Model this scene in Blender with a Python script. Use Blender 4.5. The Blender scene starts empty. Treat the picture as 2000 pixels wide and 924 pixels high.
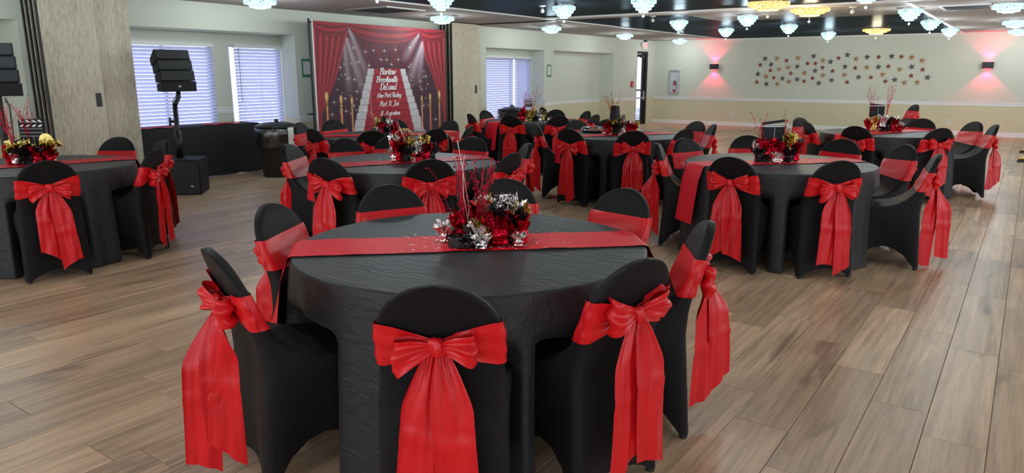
import bpy, bmesh, math, random
import numpy as np
from mathutils import Matrix, Vector
PI = math.pi
R = math.radians
S = bpy.context.scene
COL = S.collection

# ------------------------------------------------------------------ camera
CAM_R = np.array([[0.815781751, 0.578359315, 0.0], [0.128514774, -0.179926032, -0.975248981], [-0.563900778, 0.795692859, -0.221108090]])
CAM_P = np.array([0.0, 0.0, 1.49])
FOC = 1405.28
cd = bpy.data.cameras.new('camera'); cam = bpy.data.objects.new('camera', cd); COL.objects.link(cam)
r_, d_, f_ = CAM_R
cam.matrix_world = Matrix(((r_[0], -d_[0], -f_[0], 0), (r_[1], -d_[1], -f_[1], 0), (r_[2], -d_[2], -f_[2], 1.49), (0, 0, 0, 1)))
cd.sensor_fit = 'HORIZONTAL'; cd.sensor_width = 36.0; cd.lens = 36.0 * FOC / 2000.0
cd.clip_start = 0.05; cd.clip_end = 200
S.camera = cam

# ------------------------------------------------------------------ world, exposure
w = bpy.data.worlds.new('world'); S.world = w; w.use_nodes = True
bg = w.node_tree.nodes['Background']
bg.inputs[0].default_value = (0.86, 0.91, 1.0, 1); bg.inputs[1].default_value = 1.25
S.view_settings.view_transform = 'Standard'; S.view_settings.look = 'None'
S.view_settings.gamma = 1.0; S.view_settings.use_curve_mapping = False
S.view_settings.exposure = 0.88
try:
    S.cycles.use_denoising = True
    S.cycles.max_bounces = 8; S.cycles.transparent_max_bounces = 12
    S.cycles.sample_clamp_indirect = 4.0
except Exception:
    pass
LAMP_W, LAMP_COL = 12.0, (0.84, 0.97, 1.0)
WARM_W, WARM_COL = 14.0, (1.0, 0.80, 0.50)

# ------------------------------------------------------------------ materials
MATS = {}
def nodes_of(m):
    m.use_nodes = True
    nt = m.node_tree
    return nt, nt.nodes, nt.links, nt.nodes['Principled BSDF']
def mat(name, col, rough=0.5, metal=0.0, var=0.0, vscale=8.0, bump=0.0, bscale=60.0, stretch=(1, 1, 1), sheen=0.0, spec=0.5, emit=None, estr=0.0, coord='Object', aniso=0.0):
    m = bpy.data.materials.new(name); MATS[name] = m
    nt, N, L, b = nodes_of(m)
    b.inputs['Base Color'].default_value = (*col, 1); b.inputs['Roughness'].default_value = rough
    b.inputs['Metallic'].default_value = metal; b.inputs['Specular IOR Level'].default_value = spec
    if sheen: b.inputs['Sheen Weight'].default_value = sheen; b.inputs['Sheen Roughness'].default_value = 0.4
    if aniso: b.inputs['Anisotropic'].default_value = aniso
    if emit: b.inputs['Emission Color'].default_value = (*emit, 1); b.inputs['Emission Strength'].default_value = estr
    tc = N.new('ShaderNodeTexCoord'); mp = N.new('ShaderNodeMapping'); mp.inputs['Scale'].default_value = stretch
    L.new(tc.outputs[coord], mp.inputs['Vector'])
    n = N.new('ShaderNodeTexNoise'); n.inputs['Scale'].default_value = vscale; n.inputs['Detail'].default_value = 4
    L.new(mp.outputs[0], n.inputs['Vector'])
    mx = N.new('ShaderNodeMix'); mx.data_type = 'RGBA'
    mx.inputs['A'].default_value = (*[c * (1 - var) for c in col], 1); mx.inputs['B'].default_value = (*[min(1, c * (1 + var)) for c in col], 1)
    L.new(n.outputs['Fac'], mx.inputs['Factor']); L.new(mx.outputs['Result'], b.inputs['Base Color'])
    if bump:
        n2 = N.new('ShaderNodeTexNoise'); n2.inputs['Scale'].default_value = bscale; n2.inputs['Detail'].default_value = 3
        L.new(mp.outputs[0], n2.inputs['Vector'])
        bp = N.new('ShaderNodeBump'); bp.inputs['Strength'].default_value = bump; bp.inputs['Distance'].default_value = 0.01
        L.new(n2.outputs['Fac'], bp.inputs['Height']); L.new(bp.outputs[0], b.inputs['Normal'])
    return m

mat('spandex', (0.0065, 0.0055, 0.006), 0.60, var=0.25, vscale=5, bump=0.08, bscale=300, sheen=0.02, spec=0.22)
mat('satin', (0.64, 0.009, 0.013), 0.30, var=0.14, vscale=9, bump=0.16, bscale=24, spec=0.36)
mat('satin_runner', (0.70, 0.012, 0.025), 0.50, var=0.10, vscale=9, bump=0.05, bscale=30, spec=0.16)
mat('black_plastic', (0.012, 0.012, 0.013), 0.42, var=0.2, bump=0.05, bscale=200)
mat('black_box', (0.010, 0.010, 0.012), 0.6, var=0.2, bump=0.2, bscale=400, spec=0.25)
mat('black_metal', (0.014, 0.014, 0.015), 0.35, metal=0.3, var=0.2)
mat('grille', (0.020, 0.023, 0.024), 0.7, var=0.4, vscale=300, bump=0.4, bscale=600)
mat('logo_white', (0.75, 0.75, 0.75), 0.5)
mat('white_trim', (0.78, 0.78, 0.77), 0.4, var=0.03)
mat('white_plastic', (0.75, 0.75, 0.74), 0.4, var=0.02)
mat('almond_plastic', (0.62, 0.57, 0.43), 0.4, var=0.02)
mat('wallpaper', (0.56, 0.53, 0.43), 0.75, var=0.0)
mat('ceiling_spray', (0.40, 0.355, 0.34), 0.85, var=0.18, vscale=140, bump=0.9, bscale=160)
mat('ceiling_beam', (0.50, 0.455, 0.43), 0.7, var=0.08, vscale=40)
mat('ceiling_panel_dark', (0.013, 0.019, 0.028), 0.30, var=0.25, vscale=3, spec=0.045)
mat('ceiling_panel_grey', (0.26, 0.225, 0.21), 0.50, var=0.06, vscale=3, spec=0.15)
mat('chrome', (0.75, 0.76, 0.78), 0.18, metal=1.0, var=0.05)
mat('aluminium', (0.60, 0.61, 0.62), 0.35, metal=0.9, var=0.08)
mat('brass', (0.80, 0.60, 0.25), 0.25, metal=1.0, var=0.1)
mat('dark_frame', (0.018, 0.019, 0.022), 0.4, metal=0.4, var=0.15)
mat('vent', (0.10, 0.105, 0.11), 0.55, var=0.15)
mat('slat', (0.44, 0.45, 0.60), 0.5, var=0.04)
mat('foil_red', (0.55, 0.008, 0.03), 0.16, metal=1.0, var=0.2, vscale=30, bump=0.5, bscale=70)
mat('foil_gold', (0.66, 0.52, 0.17), 0.18, metal=1.0, var=0.2, vscale=30, bump=0.5, bscale=70)
mat('foil_silver', (0.85, 0.83, 0.80), 0.15, metal=1.0, var=0.1, vscale=30, bump=0.5, bscale=70)
mat('foil_black', (0.02, 0.02, 0.022), 0.16, metal=0.6, var=0.3, vscale=30, bump=0.5, bscale=70)
mat('wire_red', (0.42, 0.01, 0.03), 0.3, metal=0.8, var=0.2)
mat('wire_pale', (0.75, 0.55, 0.50), 0.3, metal=0.7, var=0.1)
mat('confetti', (0.85, 0.84, 0.83), 0.3, metal=0.5, var=0.1)
mat('star_silver', (0.16, 0.165, 0.19), 0.35, metal=0.6, var=0.35, vscale=60)
mat('star_copper', (0.52, 0.32, 0.17), 0.4, metal=0.5, var=0.35, vscale=60)
mat('star_red', (0.33, 0.085, 0.045), 0.4, metal=0.5, var=0.3, vscale=60)
mat('sign_green', (0.05, 0.22, 0.11), 0.5, var=0.1)
mat('sign_paper', (0.62, 0.64, 0.62), 0.6, var=0.05)
mat('sign_grey', (0.30, 0.31, 0.32), 0.6, var=0.3, vscale=80)
mat('red_paint', (0.55, 0.02, 0.02), 0.35, var=0.1)
mat('exit_red', (0.8, 0.10, 0.10), 0.4, emit=(1.0, 0.12, 0.12), estr=0.8)
mat('crystal_cool', (0.10, 0.20, 0.22), 0.1, emit=(0.60, 0.94, 1.0), estr=1.0)
mat('crystal_warm', (0.25, 0.18, 0.08), 0.1, emit=(1.0, 0.70, 0.24), estr=1.1)
mat('sconce_lens', (1, 0.3, 0.4), 0.3, emit=(1.0, 0.05, 0.16), estr=2.0)
mat('towel', (0.70, 0.70, 0.64), 0.9, var=0.05, bump=0.5, bscale=200)
mat('food', (0.55, 0.36, 0.20), 0.6, var=0.7, vscale=30)
mat('exterior_paint', (0.80, 0.79, 0.84), 0.8, var=0.05)
mat('exterior_floor', (0.30, 0.31, 0.38), 0.8, var=0.1)
mat('lettering', (0.88, 0.85, 0.86), 0.7)
mat('joint', (0.10, 0.075, 0.055), 0.8)
mat('skirt_cloth', (0.012, 0.012, 0.015), 0.8, var=0.2, bump=0.4, bscale=18, stretch=(1, 1, 0.3))

def crystal_sparkle(name):
    m = MATS[name]; nt, N, L, b = nodes_of(m)
    tc = N.new('ShaderNodeTexCoord'); v = N.new('ShaderNodeTexVoronoi'); v.inputs['Scale'].default_value = 55
    L.new(tc.outputs['Object'], v.inputs['Vector'])
    mr = N.new('ShaderNodeMapRange'); mr.inputs['To Min'].default_value = 0.14; mr.inputs['To Max'].default_value = 1.05
    L.new(v.outputs['Color'], mr.inputs['Value']); L.new(mr.outputs[0], b.inputs['Emission Strength'])
crystal_sparkle('crystal_cool'); crystal_sparkle('crystal_warm')

def make_wall_paint():
    m = bpy.data.materials.new('wall_paint'); MATS['wall_paint'] = m
    nt, N, L, b = nodes_of(m); b.inputs['Roughness'].default_value = 0.75
    g = N.new('ShaderNodeNewGeometry'); s = N.new('ShaderNodeSeparateXYZ'); L.new(g.outputs['Position'], s.inputs[0])
    gt = N.new('ShaderNodeMath'); gt.operation = 'GREATER_THAN'; gt.inputs[1].default_value = 0.78; L.new(s.outputs['Z'], gt.inputs[0])
    n = N.new('ShaderNodeTexNoise'); n.inputs['Scale'].default_value = 1.2; L.new(g.outputs['Position'], n.inputs['Vector'])
    mx = N.new('ShaderNodeMix'); mx.data_type = 'RGBA'
    mx.inputs['A'].default_value = (0.62, 0.58, 0.40, 1); mx.inputs['B'].default_value = (0.60, 0.625, 0.54, 1)
    L.new(gt.outputs[0], mx.inputs['Factor'])
    m2 = N.new('ShaderNodeMix'); m2.data_type = 'RGBA'; m2.blend_type = 'MULTIPLY'; m2.inputs['Factor'].default_value = 1
    mr = N.new('ShaderNodeMapRange'); mr.inputs['To Min'].default_value = 0.94; mr.inputs['To Max'].default_value = 1.04
    L.new(n.outputs['Fac'], mr.inputs['Value']); L.new(mx.outputs['Result'], m2.inputs['A']); L.new(mr.outputs[0], m2.inputs['B'])
    L.new(m2.outputs['Result'], b.inputs['Base Color'])
    n2 = N.new('ShaderNodeTexNoise'); n2.inputs['Scale'].default_value = 90; L.new(g.outputs['Position'], n2.inputs['Vector'])
    bp = N.new('ShaderNodeBump'); bp.inputs['Strength'].default_value = 0.12; bp.inputs['Distance'].default_value = 0.005
    L.new(n2.outputs['Fac'], bp.inputs['Height']); L.new(bp.outputs[0], b.inputs['Normal'])
make_wall_paint()

def make_wallpaper():
    m = MATS['wallpaper']; nt, N, L, b = nodes_of(m)
    g = N.new('ShaderNodeNewGeometry'); mp = N.new('ShaderNodeMapping'); mp.inputs['Scale'].default_value = (1, 1, 0.16)
    L.new(g.outputs['Position'], mp.inputs['Vector'])
    n = N.new('ShaderNodeTexNoise'); n.inputs['Scale'].default_value = 60; n.inputs['Detail'].default_value = 6; n.inputs['Distortion'].default_value = 0.5
    L.new(mp.outputs[0], n.inputs['Vector'])
    n3 = N.new('ShaderNodeTexNoise'); n3.inputs['Scale'].default_value = 2.2; L.new(mp.outputs[0], n3.inputs['Vector'])
    ad = N.new('ShaderNodeMath'); ad.operation = 'MULTIPLY_ADD'; ad.inputs[1].default_value = 0.5; L.new(n3.outputs['Fac'], ad.inputs[0]); L.new(n.outputs['Fac'], ad.inputs[2])
    cr = N.new('ShaderNodeValToRGB'); e = cr.color_ramp.elements
    e[0].position = 0.50; e[0].color = (0.40, 0.35, 0.26, 1); e[1].position = 0.86; e[1].color = (0.66, 0.60, 0.46, 1)
    L.new(ad.outputs[0], cr.inputs['Fac']); L.new(cr.outputs['Color'], b.inputs['Base Color'])
    bp = N.new('ShaderNodeBump'); bp.inputs['Strength'].default_value = 0.35; bp.inputs['Distance'].default_value = 0.01
    L.new(n.outputs['Fac'], bp.inputs['Height']); L.new(bp.outputs[0], b.inputs['Normal'])
make_wallpaper()

def make_plank():
    m = bpy.data.materials.new('plank'); MATS['plank'] = m
    nt, N, L, b = nodes_of(m)
    g = N.new('ShaderNodeNewGeometry'); at = N.new('ShaderNodeAttribute'); at.attribute_name = 'rnd'
    cm = N.new('ShaderNodeCombineXYZ')
    mu = N.new('ShaderNodeMath'); mu.operation = 'MULTIPLY'; mu.inputs[1].default_value = 37.0; L.new(at.outputs['Fac'], mu.inputs[0])
    L.new(mu.outputs[0], cm.inputs[0]); L.new(mu.outputs[0], cm.inputs[1]); L.new(mu.outputs[0], cm.inputs[2])
    va = N.new('ShaderNodeVectorMath'); va.operation = 'ADD'; L.new(g.outputs['Position'], va.inputs[0]); L.new(cm.outputs[0], va.inputs[1])
    mp = N.new('ShaderNodeMapping'); mp.inputs['Scale'].default_value = (1, 0.10, 1); L.new(va.outputs[0], mp.inputs['Vector'])
    fine = N.new('ShaderNodeTexNoise'); fine.inputs['Scale'].default_value = 85; fine.inputs['Detail'].default_value = 6; fine.inputs['Roughness'].default_value = 0.6
    fine.inputs['Distortion'].default_value = 0.35
    mf = N.new('ShaderNodeMapping'); mf.inputs['Scale'].default_value = (1, 0.035, 1); L.new(va.outputs[0], mf.inputs['Vector']); L.new(mf.outputs[0], fine.inputs['Vector'])
    big = N.new('ShaderNodeTexNoise'); big.inputs['Scale'].default_value = 5.5; big.inputs['Detail'].default_value = 3; big.inputs['Distortion'].default_value = 1.2
    L.new(mp.outputs[0], big.inputs['Vector'])
    wv = N.new('ShaderNodeTexWave'); wv.inputs['Scale'].default_value = 5; wv.inputs['Distortion'].default_value = 14; wv.inputs['Detail'].default_value = 2; wv.inputs['Detail Scale'].default_value = 0.5
    L.new(mp.outputs[0], wv.inputs['Vector'])
    cr = N.new('ShaderNodeValToRGB'); e = cr.color_ramp.elements
    e[0].position = 0.26; e[0].color = (0.25, 0.165, 0.10, 1); e[1].position = 0.64; e[1].color = (0.76, 0.525, 0.33, 1)
    a1 = N.new('ShaderNodeMath'); a1.operation = 'MULTIPLY_ADD'; a1.inputs[1].default_value = 0.46; L.new(fine.outputs['Fac'], a1.inputs[0])
    s2 = N.new('ShaderNodeMath'); s2.operation = 'MULTIPLY_ADD'; s2.inputs[1].default_value = 0.05; L.new(wv.outputs['Fac'], s2.inputs[0])
    s3 = N.new('ShaderNodeMath'); s3.operation = 'MULTIPLY'; s3.inputs[1].default_value = 0.44; L.new(big.outputs['Fac'], s3.inputs[0])
    L.new(s3.outputs[0], s2.inputs[2]); L.new(s2.outputs[0], a1.inputs[2]); L.new(a1.outputs[0], cr.inputs['Fac'])
    hs = N.new('ShaderNodeHueSaturation'); hs.inputs['Saturation'].default_value = 1.0
    mr = N.new('ShaderNodeMapRange'); mr.inputs['To Min'].default_value = 0.78; mr.inputs['To Max'].default_value = 1.12
    L.new(at.outputs['Fac'], mr.inputs['Value']); L.new(mr.outputs[0], hs.inputs['Value']); L.new(cr.outputs['Color'], hs.inputs['Color'])
    kn = N.new('ShaderNodeTexNoise'); kn.inputs['Scale'].default_value = 3.4; kn.inputs['Detail'].default_value = 5; kn.inputs['Distortion'].default_value = 0.6
    mk = N.new('ShaderNodeMapping'); mk.inputs['Scale'].default_value = (1.6, 0.32, 1); L.new(va.outputs[0], mk.inputs['Vector']); L.new(mk.outputs[0], kn.inputs['Vector'])
    kr = N.new('ShaderNodeMapRange'); kr.inputs['From Min'].default_value = 0.58; kr.inputs['From Max'].default_value = 0.74; kr.inputs['To Min'].default_value = 1.0; kr.inputs['To Max'].default_value = 0.50
    L.new(kn.outputs['Fac'], kr.inputs['Value'])
    km = N.new('ShaderNodeMix'); km.data_type = 'RGBA'; km.blend_type = 'MULTIPLY'; km.inputs['Factor'].default_value = 1
    L.new(hs.outputs['Color'], km.inputs['A']); L.new(kr.outputs[0], km.inputs['B']); L.new(km.outputs['Result'], b.inputs['Base Color'])
    rr = N.new('ShaderNodeMapRange'); rr.inputs['To Min'].default_value = 0.30; rr.inputs['To Max'].default_value = 0.46
    L.new(fine.outputs['Fac'], rr.inputs['Value']); L.new(rr.outputs[0], b.inputs['Roughness'])
    bp = N.new('ShaderNodeBump'); bp.inputs['Strength'].default_value = 0.10; bp.inputs['Distance'].default_value = 0.003
    L.new(wv.outputs['Fac'], bp.inputs['Height']); L.new(bp.outputs[0], b.inputs['Normal'])
make_plank()

def make_tablecloth():
    m = bpy.data.materials.new('tablecloth'); MATS['tablecloth'] = m
    nt, N, L, b = nodes_of(m)
    b.inputs['Base Color'].default_value = (0.017, 0.017, 0.0175, 1); b.inputs['Roughness'].default_value = 0.50; b.inputs['Specular IOR Level'].default_value = 0.38
    b.inputs['Sheen Weight'].default_value = 0.05; b.inputs['Sheen Roughness'].default_value = 0.5
    g = N.new('ShaderNodeNewGeometry'); mp = N.new('ShaderNodeMapping'); mp.inputs['Rotation'].default_value = (0, 0, R(-36)); mp.inputs['Scale'].default_value = (0.22, 1, 0.55)
    L.new(g.outputs['Position'], mp.inputs['Vector'])
    n = N.new('ShaderNodeTexNoise'); n.inputs['Scale'].default_value = 36; n.inputs['Detail'].default_value = 3; n.inputs['Distortion'].default_value = 1.2
    L.new(mp.outputs[0], n.inputs['Vector'])
    bp = N.new('ShaderNodeBump'); bp.inputs['Strength'].default_value = 0.45; bp.inputs['Distance'].default_value = 0.012
    L.new(n.outputs['Fac'], bp.inputs['Height']); L.new(bp.outputs[0], b.inputs['Normal'])
make_tablecloth()

def make_lacquer(name, fac, rough):
    m = MATS[name]; nt, N, L, b = nodes_of(m); b.inputs['Specular IOR Level'].default_value = 0.0
    gl = N.new('ShaderNodeBsdfGlossy'); gl.inputs['Roughness'].default_value = rough; gl.inputs['Color'].default_value = (0.8, 0.92, 1.0, 1)
    ms = N.new('ShaderNodeMixShader'); ms.inputs['Fac'].default_value = fac
    L.new(b.outputs[0], ms.inputs[1]); L.new(gl.outputs[0], ms.inputs[2]); L.new(ms.outputs[0], nt.nodes['Material Output'].inputs['Surface'])
make_lacquer('ceiling_panel_dark', 0.07, 0.24); make_lacquer('ceiling_panel_grey', 0.07, 0.32)
def make_slat():
    m = MATS['slat']; nt, N, L, b = nodes_of(m)
    tr = N.new('ShaderNodeBsdfTranslucent'); tr.inputs['Color'].default_value = (0.60, 0.62, 0.95, 1)
    ms = N.new('ShaderNodeMixShader'); ms.inputs['Fac'].default_value = 0.5
    out = nt.nodes['Material Output']
    L.new(b.outputs[0], ms.inputs[1]); L.new(tr.outputs[0], ms.inputs[2]); L.new(ms.outputs[0], out.inputs['Surface'])
make_slat()

def make_clear(name, tint, fac, rough):
    m = bpy.data.materials.new(name); MATS[name] = m; m.use_nodes = True
    nt = m.node_tree; N, L = nt.nodes, nt.links; N.clear()
    out = N.new('ShaderNodeOutputMaterial'); t = N.new('ShaderNodeBsdfTransparent'); t.inputs[0].default_value = (*tint, 1)
    gl = N.new('ShaderNodeBsdfGlossy'); gl.inputs['Roughness'].default_value = rough
    ms = N.new('ShaderNodeMixShader'); lw = N.new('ShaderNodeLayerWeight'); lw.inputs['Blend'].default_value = 0.5
    pw = N.new('ShaderNodeMath'); pw.operation = 'POWER'; pw.inputs[1].default_value = 5.0; L.new(lw.outputs['Facing'], pw.inputs[0])
    ad = N.new('ShaderNodeMath'); ad.operation = 'MULTIPLY_ADD'; ad.inputs[1].default_value = 0.7; ad.inputs[2].default_value = fac + 0.03; L.new(pw.outputs[0], ad.inputs[0]); L.new(ad.outputs[0], ms.inputs[0])
    L.new(t.outputs[0], ms.inputs[1]); L.new(gl.outputs[0], ms.inputs[2]); L.new(ms.outputs[0], out.inputs[0])
make_clear('glass', (0.93, 0.95, 0.97), 0.0, 0.02)
make_clear('clear_film', (0.86, 0.87, 0.88), 0.12, 0.25)

# ------------------------------------------------------------------ mesh helpers
class MB:
    def __init__(s): s.v = []; s.f = []; s.n = 0
    def add(s, v, f):
        v = [tuple(map(float, p)) for p in v]
        s.v += v; s.f += [tuple(i + s.n for i in q) for q in f]; s.n += len(v); return s
    def box(s, x0, x1, y0, y1, z0, z1):
        return s.add([(x0, y0, z0), (x1, y0, z0), (x1, y1, z0), (x0, y1, z0), (x0, y0, z1), (x1, y0, z1), (x1, y1, z1), (x0, y1, z1)],
                     [(3, 2, 1, 0), (4, 5, 6, 7), (0, 1, 5, 4), (1, 2, 6, 5), (2, 3, 7, 6), (3, 0, 4, 7)])
    def prism(s, poly, z0, z1):
        n = len(poly)
        return s.add([(x, y, z0) for x, y in poly] + [(x, y, z1) for x, y in poly],
                     [tuple(range(n))[::-1], tuple(range(n, 2 * n))] + [(i, (i + 1) % n, n + (i + 1) % n, n + i) for i in range(n)])
    def lathe(s, prof, n=20, c=(0, 0, 0), cap=True):
        v = []; f = []
        for r, z in prof:
            for i in range(n):
                a = 2 * PI * i / n; v.append((c[0] + r * math.cos(a), c[1] + r * math.sin(a), c[2] + z))
        for k in range(len(prof) - 1):
            for i in range(n):
                j = (i + 1) % n; f.append((k * n + i, k * n + j, (k + 1) * n + j, (k + 1) * n + i))
        if cap:
            f.append(tuple(range(n))[::-1]); f.append(tuple((len(prof) - 1) * n + i for i in range(n)))
        return s.add(v, f)
    def tube(s, pts, r, n=6):
        pts = [Vector(p) for p in pts]; v = []; f = []
        rr = r if isinstance(r, (list, tuple)) else [r] * len(pts)
        for k, p in enumerate(pts):
            t = (pts[min(k + 1, len(pts) - 1)] - pts[max(k - 1, 0)]).normalized()
            a = t.orthogonal().normalized() if abs(t.z) > 0.9 else t.cross(Vector((0, 0, 1))).normalized()
            if k and a.dot(pa) < 0: a = -a
            pa = a; b = t.cross(a)
            for i in range(n):
                an = 2 * PI * i / n; v.append(p + (a * math.cos(an) + b * math.sin(an)) * rr[k])
        for k in range(len(pts) - 1):
            for i in range(n):
                j = (i + 1) % n; f.append((k * n + i, k * n + j, (k + 1) * n + j, (k + 1) * n + i))
        f.append(tuple(range(n))[::-1]); f.append(tuple((len(pts) - 1) * n + i for i in range(n)))
        return s.add(v, f)
    def grid(s, P, closed=False):
        # P[k][i] points; closed wraps i
        nk, ni = len(P), len(P[0]); f = []
        for k in range(nk - 1):
            for i in range(ni if closed else ni - 1):
                j = (i + 1) % ni; f.append((k * ni + i, k * ni + j, (k + 1) * ni + j, (k + 1) * ni + i))
        return s.add([p for row in P for p in row], f)
    def xform(s, M):
        s.v = [tuple(M @ Vector(p)) for p in s.v]; return s
    def mesh(s, name, m, smooth=False):
        me = bpy.data.meshes.new(name); me.from_pydata(s.v, [], s.f); me.update()
        if m: me.materials.append(MATS[m])
        if smooth: me.shade_smooth()
        return me

def link(name, me, parent=None, loc=None, rot=None, bevel=0.0, kind=None, segs=2):
    o = bpy.data.objects.new(name, me); COL.objects.link(o)
    if parent is not None: o.parent = parent
    if loc is not None: o.location = loc
    if rot is not None: o.rotation_euler = rot
    if bevel:
        b = o.modifiers.new('edge', 'BEVEL'); b.width = bevel; b.segments = segs; b.limit_method = 'ANGLE'; b.angle_limit = R(40)
    if kind: o['kind'] = kind
    return o
def part(name, mb, m, parent=None, smooth=False, **k):
    return link(name, mb.mesh(name, m, smooth), parent, **k)
def tag(o, label, cat, group=None):
    o['label'] = label; o['category'] = cat
    if group: o['group'] = group
    return o
def thing(name, label, cat, loc=(0, 0, 0), rz=0.0, group=None):
    o = bpy.data.objects.new(name, None); COL.objects.link(o); o.empty_display_size = 0.1
    o.location = loc; o.rotation_euler = (0, 0, rz); return tag(o, label, cat, group)
def struct(name, mb, m, parent=None, **k):
    return part(name, mb, m, parent, kind='structure' if parent is None else None, **k)

def proj(p):
    c = CAM_R @ (np.asarray(p, float) - CAM_P)
    return (1000 + FOC * c[0] / c[2], 462 + FOC * c[1] / c[2], c[2])

# ------------------------------------------------------------------ structure
XL, YB, ZC = -9.55, 21.0, 2.46
PW, PL, X0 = 0.2337, 1.2225, 0.0359
rng = random.Random(7)
floor = struct('floor', MB().box(-10.6, 5.0, -2.6, YB, -0.12, -0.0035), 'joint')
def build_planks():
    known = {-5: .84, -4: .53, -3: .20, -2: 1.07, -1: .83, -16: 1.17, -13: 1.19, -14: .41, -18: .68}
    cand = []
    g = 0.0008; b = 0.0016
    for k in range(-46, 22):
        off = known.get(k, rng.random() * PL)
        xa, xb = X0 + k * PW, X0 + (k + 1) * PW
        y = off - PL * 4
        while y < YB:
            ya, yb = max(y, -2.6), min(y + PL, YB)
            if yb - ya > 0.05 and xb > -10.55:
                dead = (xb + xa) / 2 < -9.6 and not (0.5 < (ya + yb) / 2 < 19)
                if not dead: cand.append((max(xa, -10.55), xb, ya, yb))
            y += PL
    def area(c):
        cx, cy = (c[0] + c[1]) / 2, (c[2] + c[3]) / 2
        x, y, z = proj((cx, cy, 0))
        if z < 0.5: return 0.0
        if not (-60 < x < 2060 and 0 < y < 985): return 0.0
        return 1.49 * (c[1] - c[0]) * (c[3] - c[2]) / z ** 3
    cand.sort(key=area, reverse=True)
    def geo(c):
        x0, x1, y0, y1 = c[0] + g, c[1] - g, c[2] + g, c[3] - g
        v = [(x0, y0, -0.0034), (x1, y0, -0.0034), (x1, y1, -0.0034), (x0, y1, -0.0034), (x0 + b, y0 + b, 0), (x1 - b, y0 + b, 0), (x1 - b, y1 - b, 0), (x0 + b, y1 - b, 0)]
        return v, [(4, 5, 6, 7), (0, 1, 5, 4), (1, 2, 6, 5), (2, 3, 7, 6), (3, 0, 4, 7)]
    def fin(me, vals):
        a = me.attributes.new('rnd', 'FLOAT', 'POINT'); a.data.foreach_set('value', vals); me.materials.append(MATS['plank'])
    for c in cand[:300]:
        me = bpy.data.meshes.new('plank'); v, f = geo(c); me.from_pydata(v, [], f); fin(me, [rng.random()] * 8); link('plank', me, floor)
    V, F, A = [], [], []
    for c in cand[300:]:
        v, f = geo(c); n = len(V); V += v; F += [tuple(i + n for i in q) for q in f]; A += [rng.random()] * 8
    me = bpy.data.meshes.new('floor_planks'); me.from_pydata(V, [], F); fin(me, A); link('floor_planks', me, floor, kind='stuff')
build_planks()

# left wall with its recesses (piers, bulkheads, recess backs)
wl = MB()
RB = -10.25; RB2 = -9.98
ZT = ZC - 0.005
for a, b in ((-2.6, 0.5), (3.7, 4.95), (14.79, 15.18), (18.32, 18.9)):
    wl.box(RB - 0.1, XL, a, b, -0.01, ZT)
for a, b in ((18.9, 19.78), (20.52, YB)):
    wl.box(-9.86 if a < 20 else -9.70, XL, a, b, -0.01, ZT)
wl.prism([(XL, 7.56), (XL, 12.51), (RB - 0.1, 12.51), (RB - 0.1, 7.82), (RB, 7.80)], -0.01, ZT)
for a, b, z in ((0.5, 3.7, 2.09), (4.95, 7.56, 2.09), (12.51, 14.79, 2.03), (15.18, 18.32, 2.03)):
    wl.box(RB - 0.1, XL, a, b, z, ZT)
wl.box(-9.70, XL, 19.78, 20.52, 2.13, ZT)
wl.box(RB - 0.1, RB, 7.5, 7.9, 2.09, ZT)
wl.box(RB - 0.1, RB, 0.5, 3.7, -0.01, 2.09)
def holed(xb, y0, y1, z1, holes, t=0.1):
    lo, hi = holes[0][2], holes[0][3]
    wl.box(xb - t, xb, y0, y1, -0.01, lo); wl.box(xb - t, xb, y0, y1, hi, z1)
    e = y0
    for a, b, _, _ in holes:
        if a > e: wl.box(xb - t, xb, e, a, lo, hi)
        e = b
    if y1 > e: wl.box(xb - t, xb, e, y1, lo, hi)
holed(RB, 4.95, 7.85, 2.09, [(5.05, 6.54, 0.12, 1.93), (6.84, 7.79, 0.12, 1.93)])
holed(RB2, 12.51, 14.79, 2.03, [(12.58, 14.76, 0.12, 1.86)])
wl.box(RB2 - 0.1, RB2, 15.18, 18.32, -0.01, 2.03)
struct('wall_left', wl, 'wall_paint')
struct('wall_back', MB().box(-9.70, 5.0, YB, YB + 0.15, -0.01, 2.6), 'wall_paint')

# ceiling: sprayed soffits, beam, panelled fields
XS, XR, YB0, YB1 = -7.36, -1.57, 11.37, 11.78
ceil = struct('ceiling', MB().box(-10.4, 5, -2.6, YB, ZC + 0.03, ZC + 0.15), 'ceiling_beam')
part('soffit', MB().box(-10.4, XS, -2.6, YB, ZC, ZC + 0.03), 'ceiling_spray', ceil)
part('soffit', MB().box(XR, 5, -2.6, YB, ZC, ZC + 0.03), 'ceiling_spray', ceil)
part('ceiling_beam', MB().box(XS, XR, YB0, YB1, ZC - 0.012, ZC + 0.03), 'ceiling_beam', ceil)
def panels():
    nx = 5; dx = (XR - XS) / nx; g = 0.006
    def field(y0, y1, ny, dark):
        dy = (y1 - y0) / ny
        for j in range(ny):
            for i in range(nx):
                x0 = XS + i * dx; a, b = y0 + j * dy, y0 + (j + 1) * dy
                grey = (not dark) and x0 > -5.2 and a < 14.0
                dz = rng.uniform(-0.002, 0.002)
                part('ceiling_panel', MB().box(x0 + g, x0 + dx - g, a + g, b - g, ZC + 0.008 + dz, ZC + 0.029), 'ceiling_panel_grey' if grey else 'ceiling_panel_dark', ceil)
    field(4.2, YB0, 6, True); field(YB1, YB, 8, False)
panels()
tn = 0
def trim(mb, m='white_trim', **k):
    global tn
    tn += 1; return struct('trim_%d' % tn, mb, m, **k)
trim(MB().box(XS - 0.03, XS + 0.03, -2, YB, ZC - 0.012, ZC + 0.005))
trim(MB().box(XR - 0.03, XR + 0.03, YB1, YB, ZC - 0.012, ZC + 0.005))
trim(MB().box(XS, 5, YB0 - 0.07, YB0, ZC - 0.022, ZC + 0.005))
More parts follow.
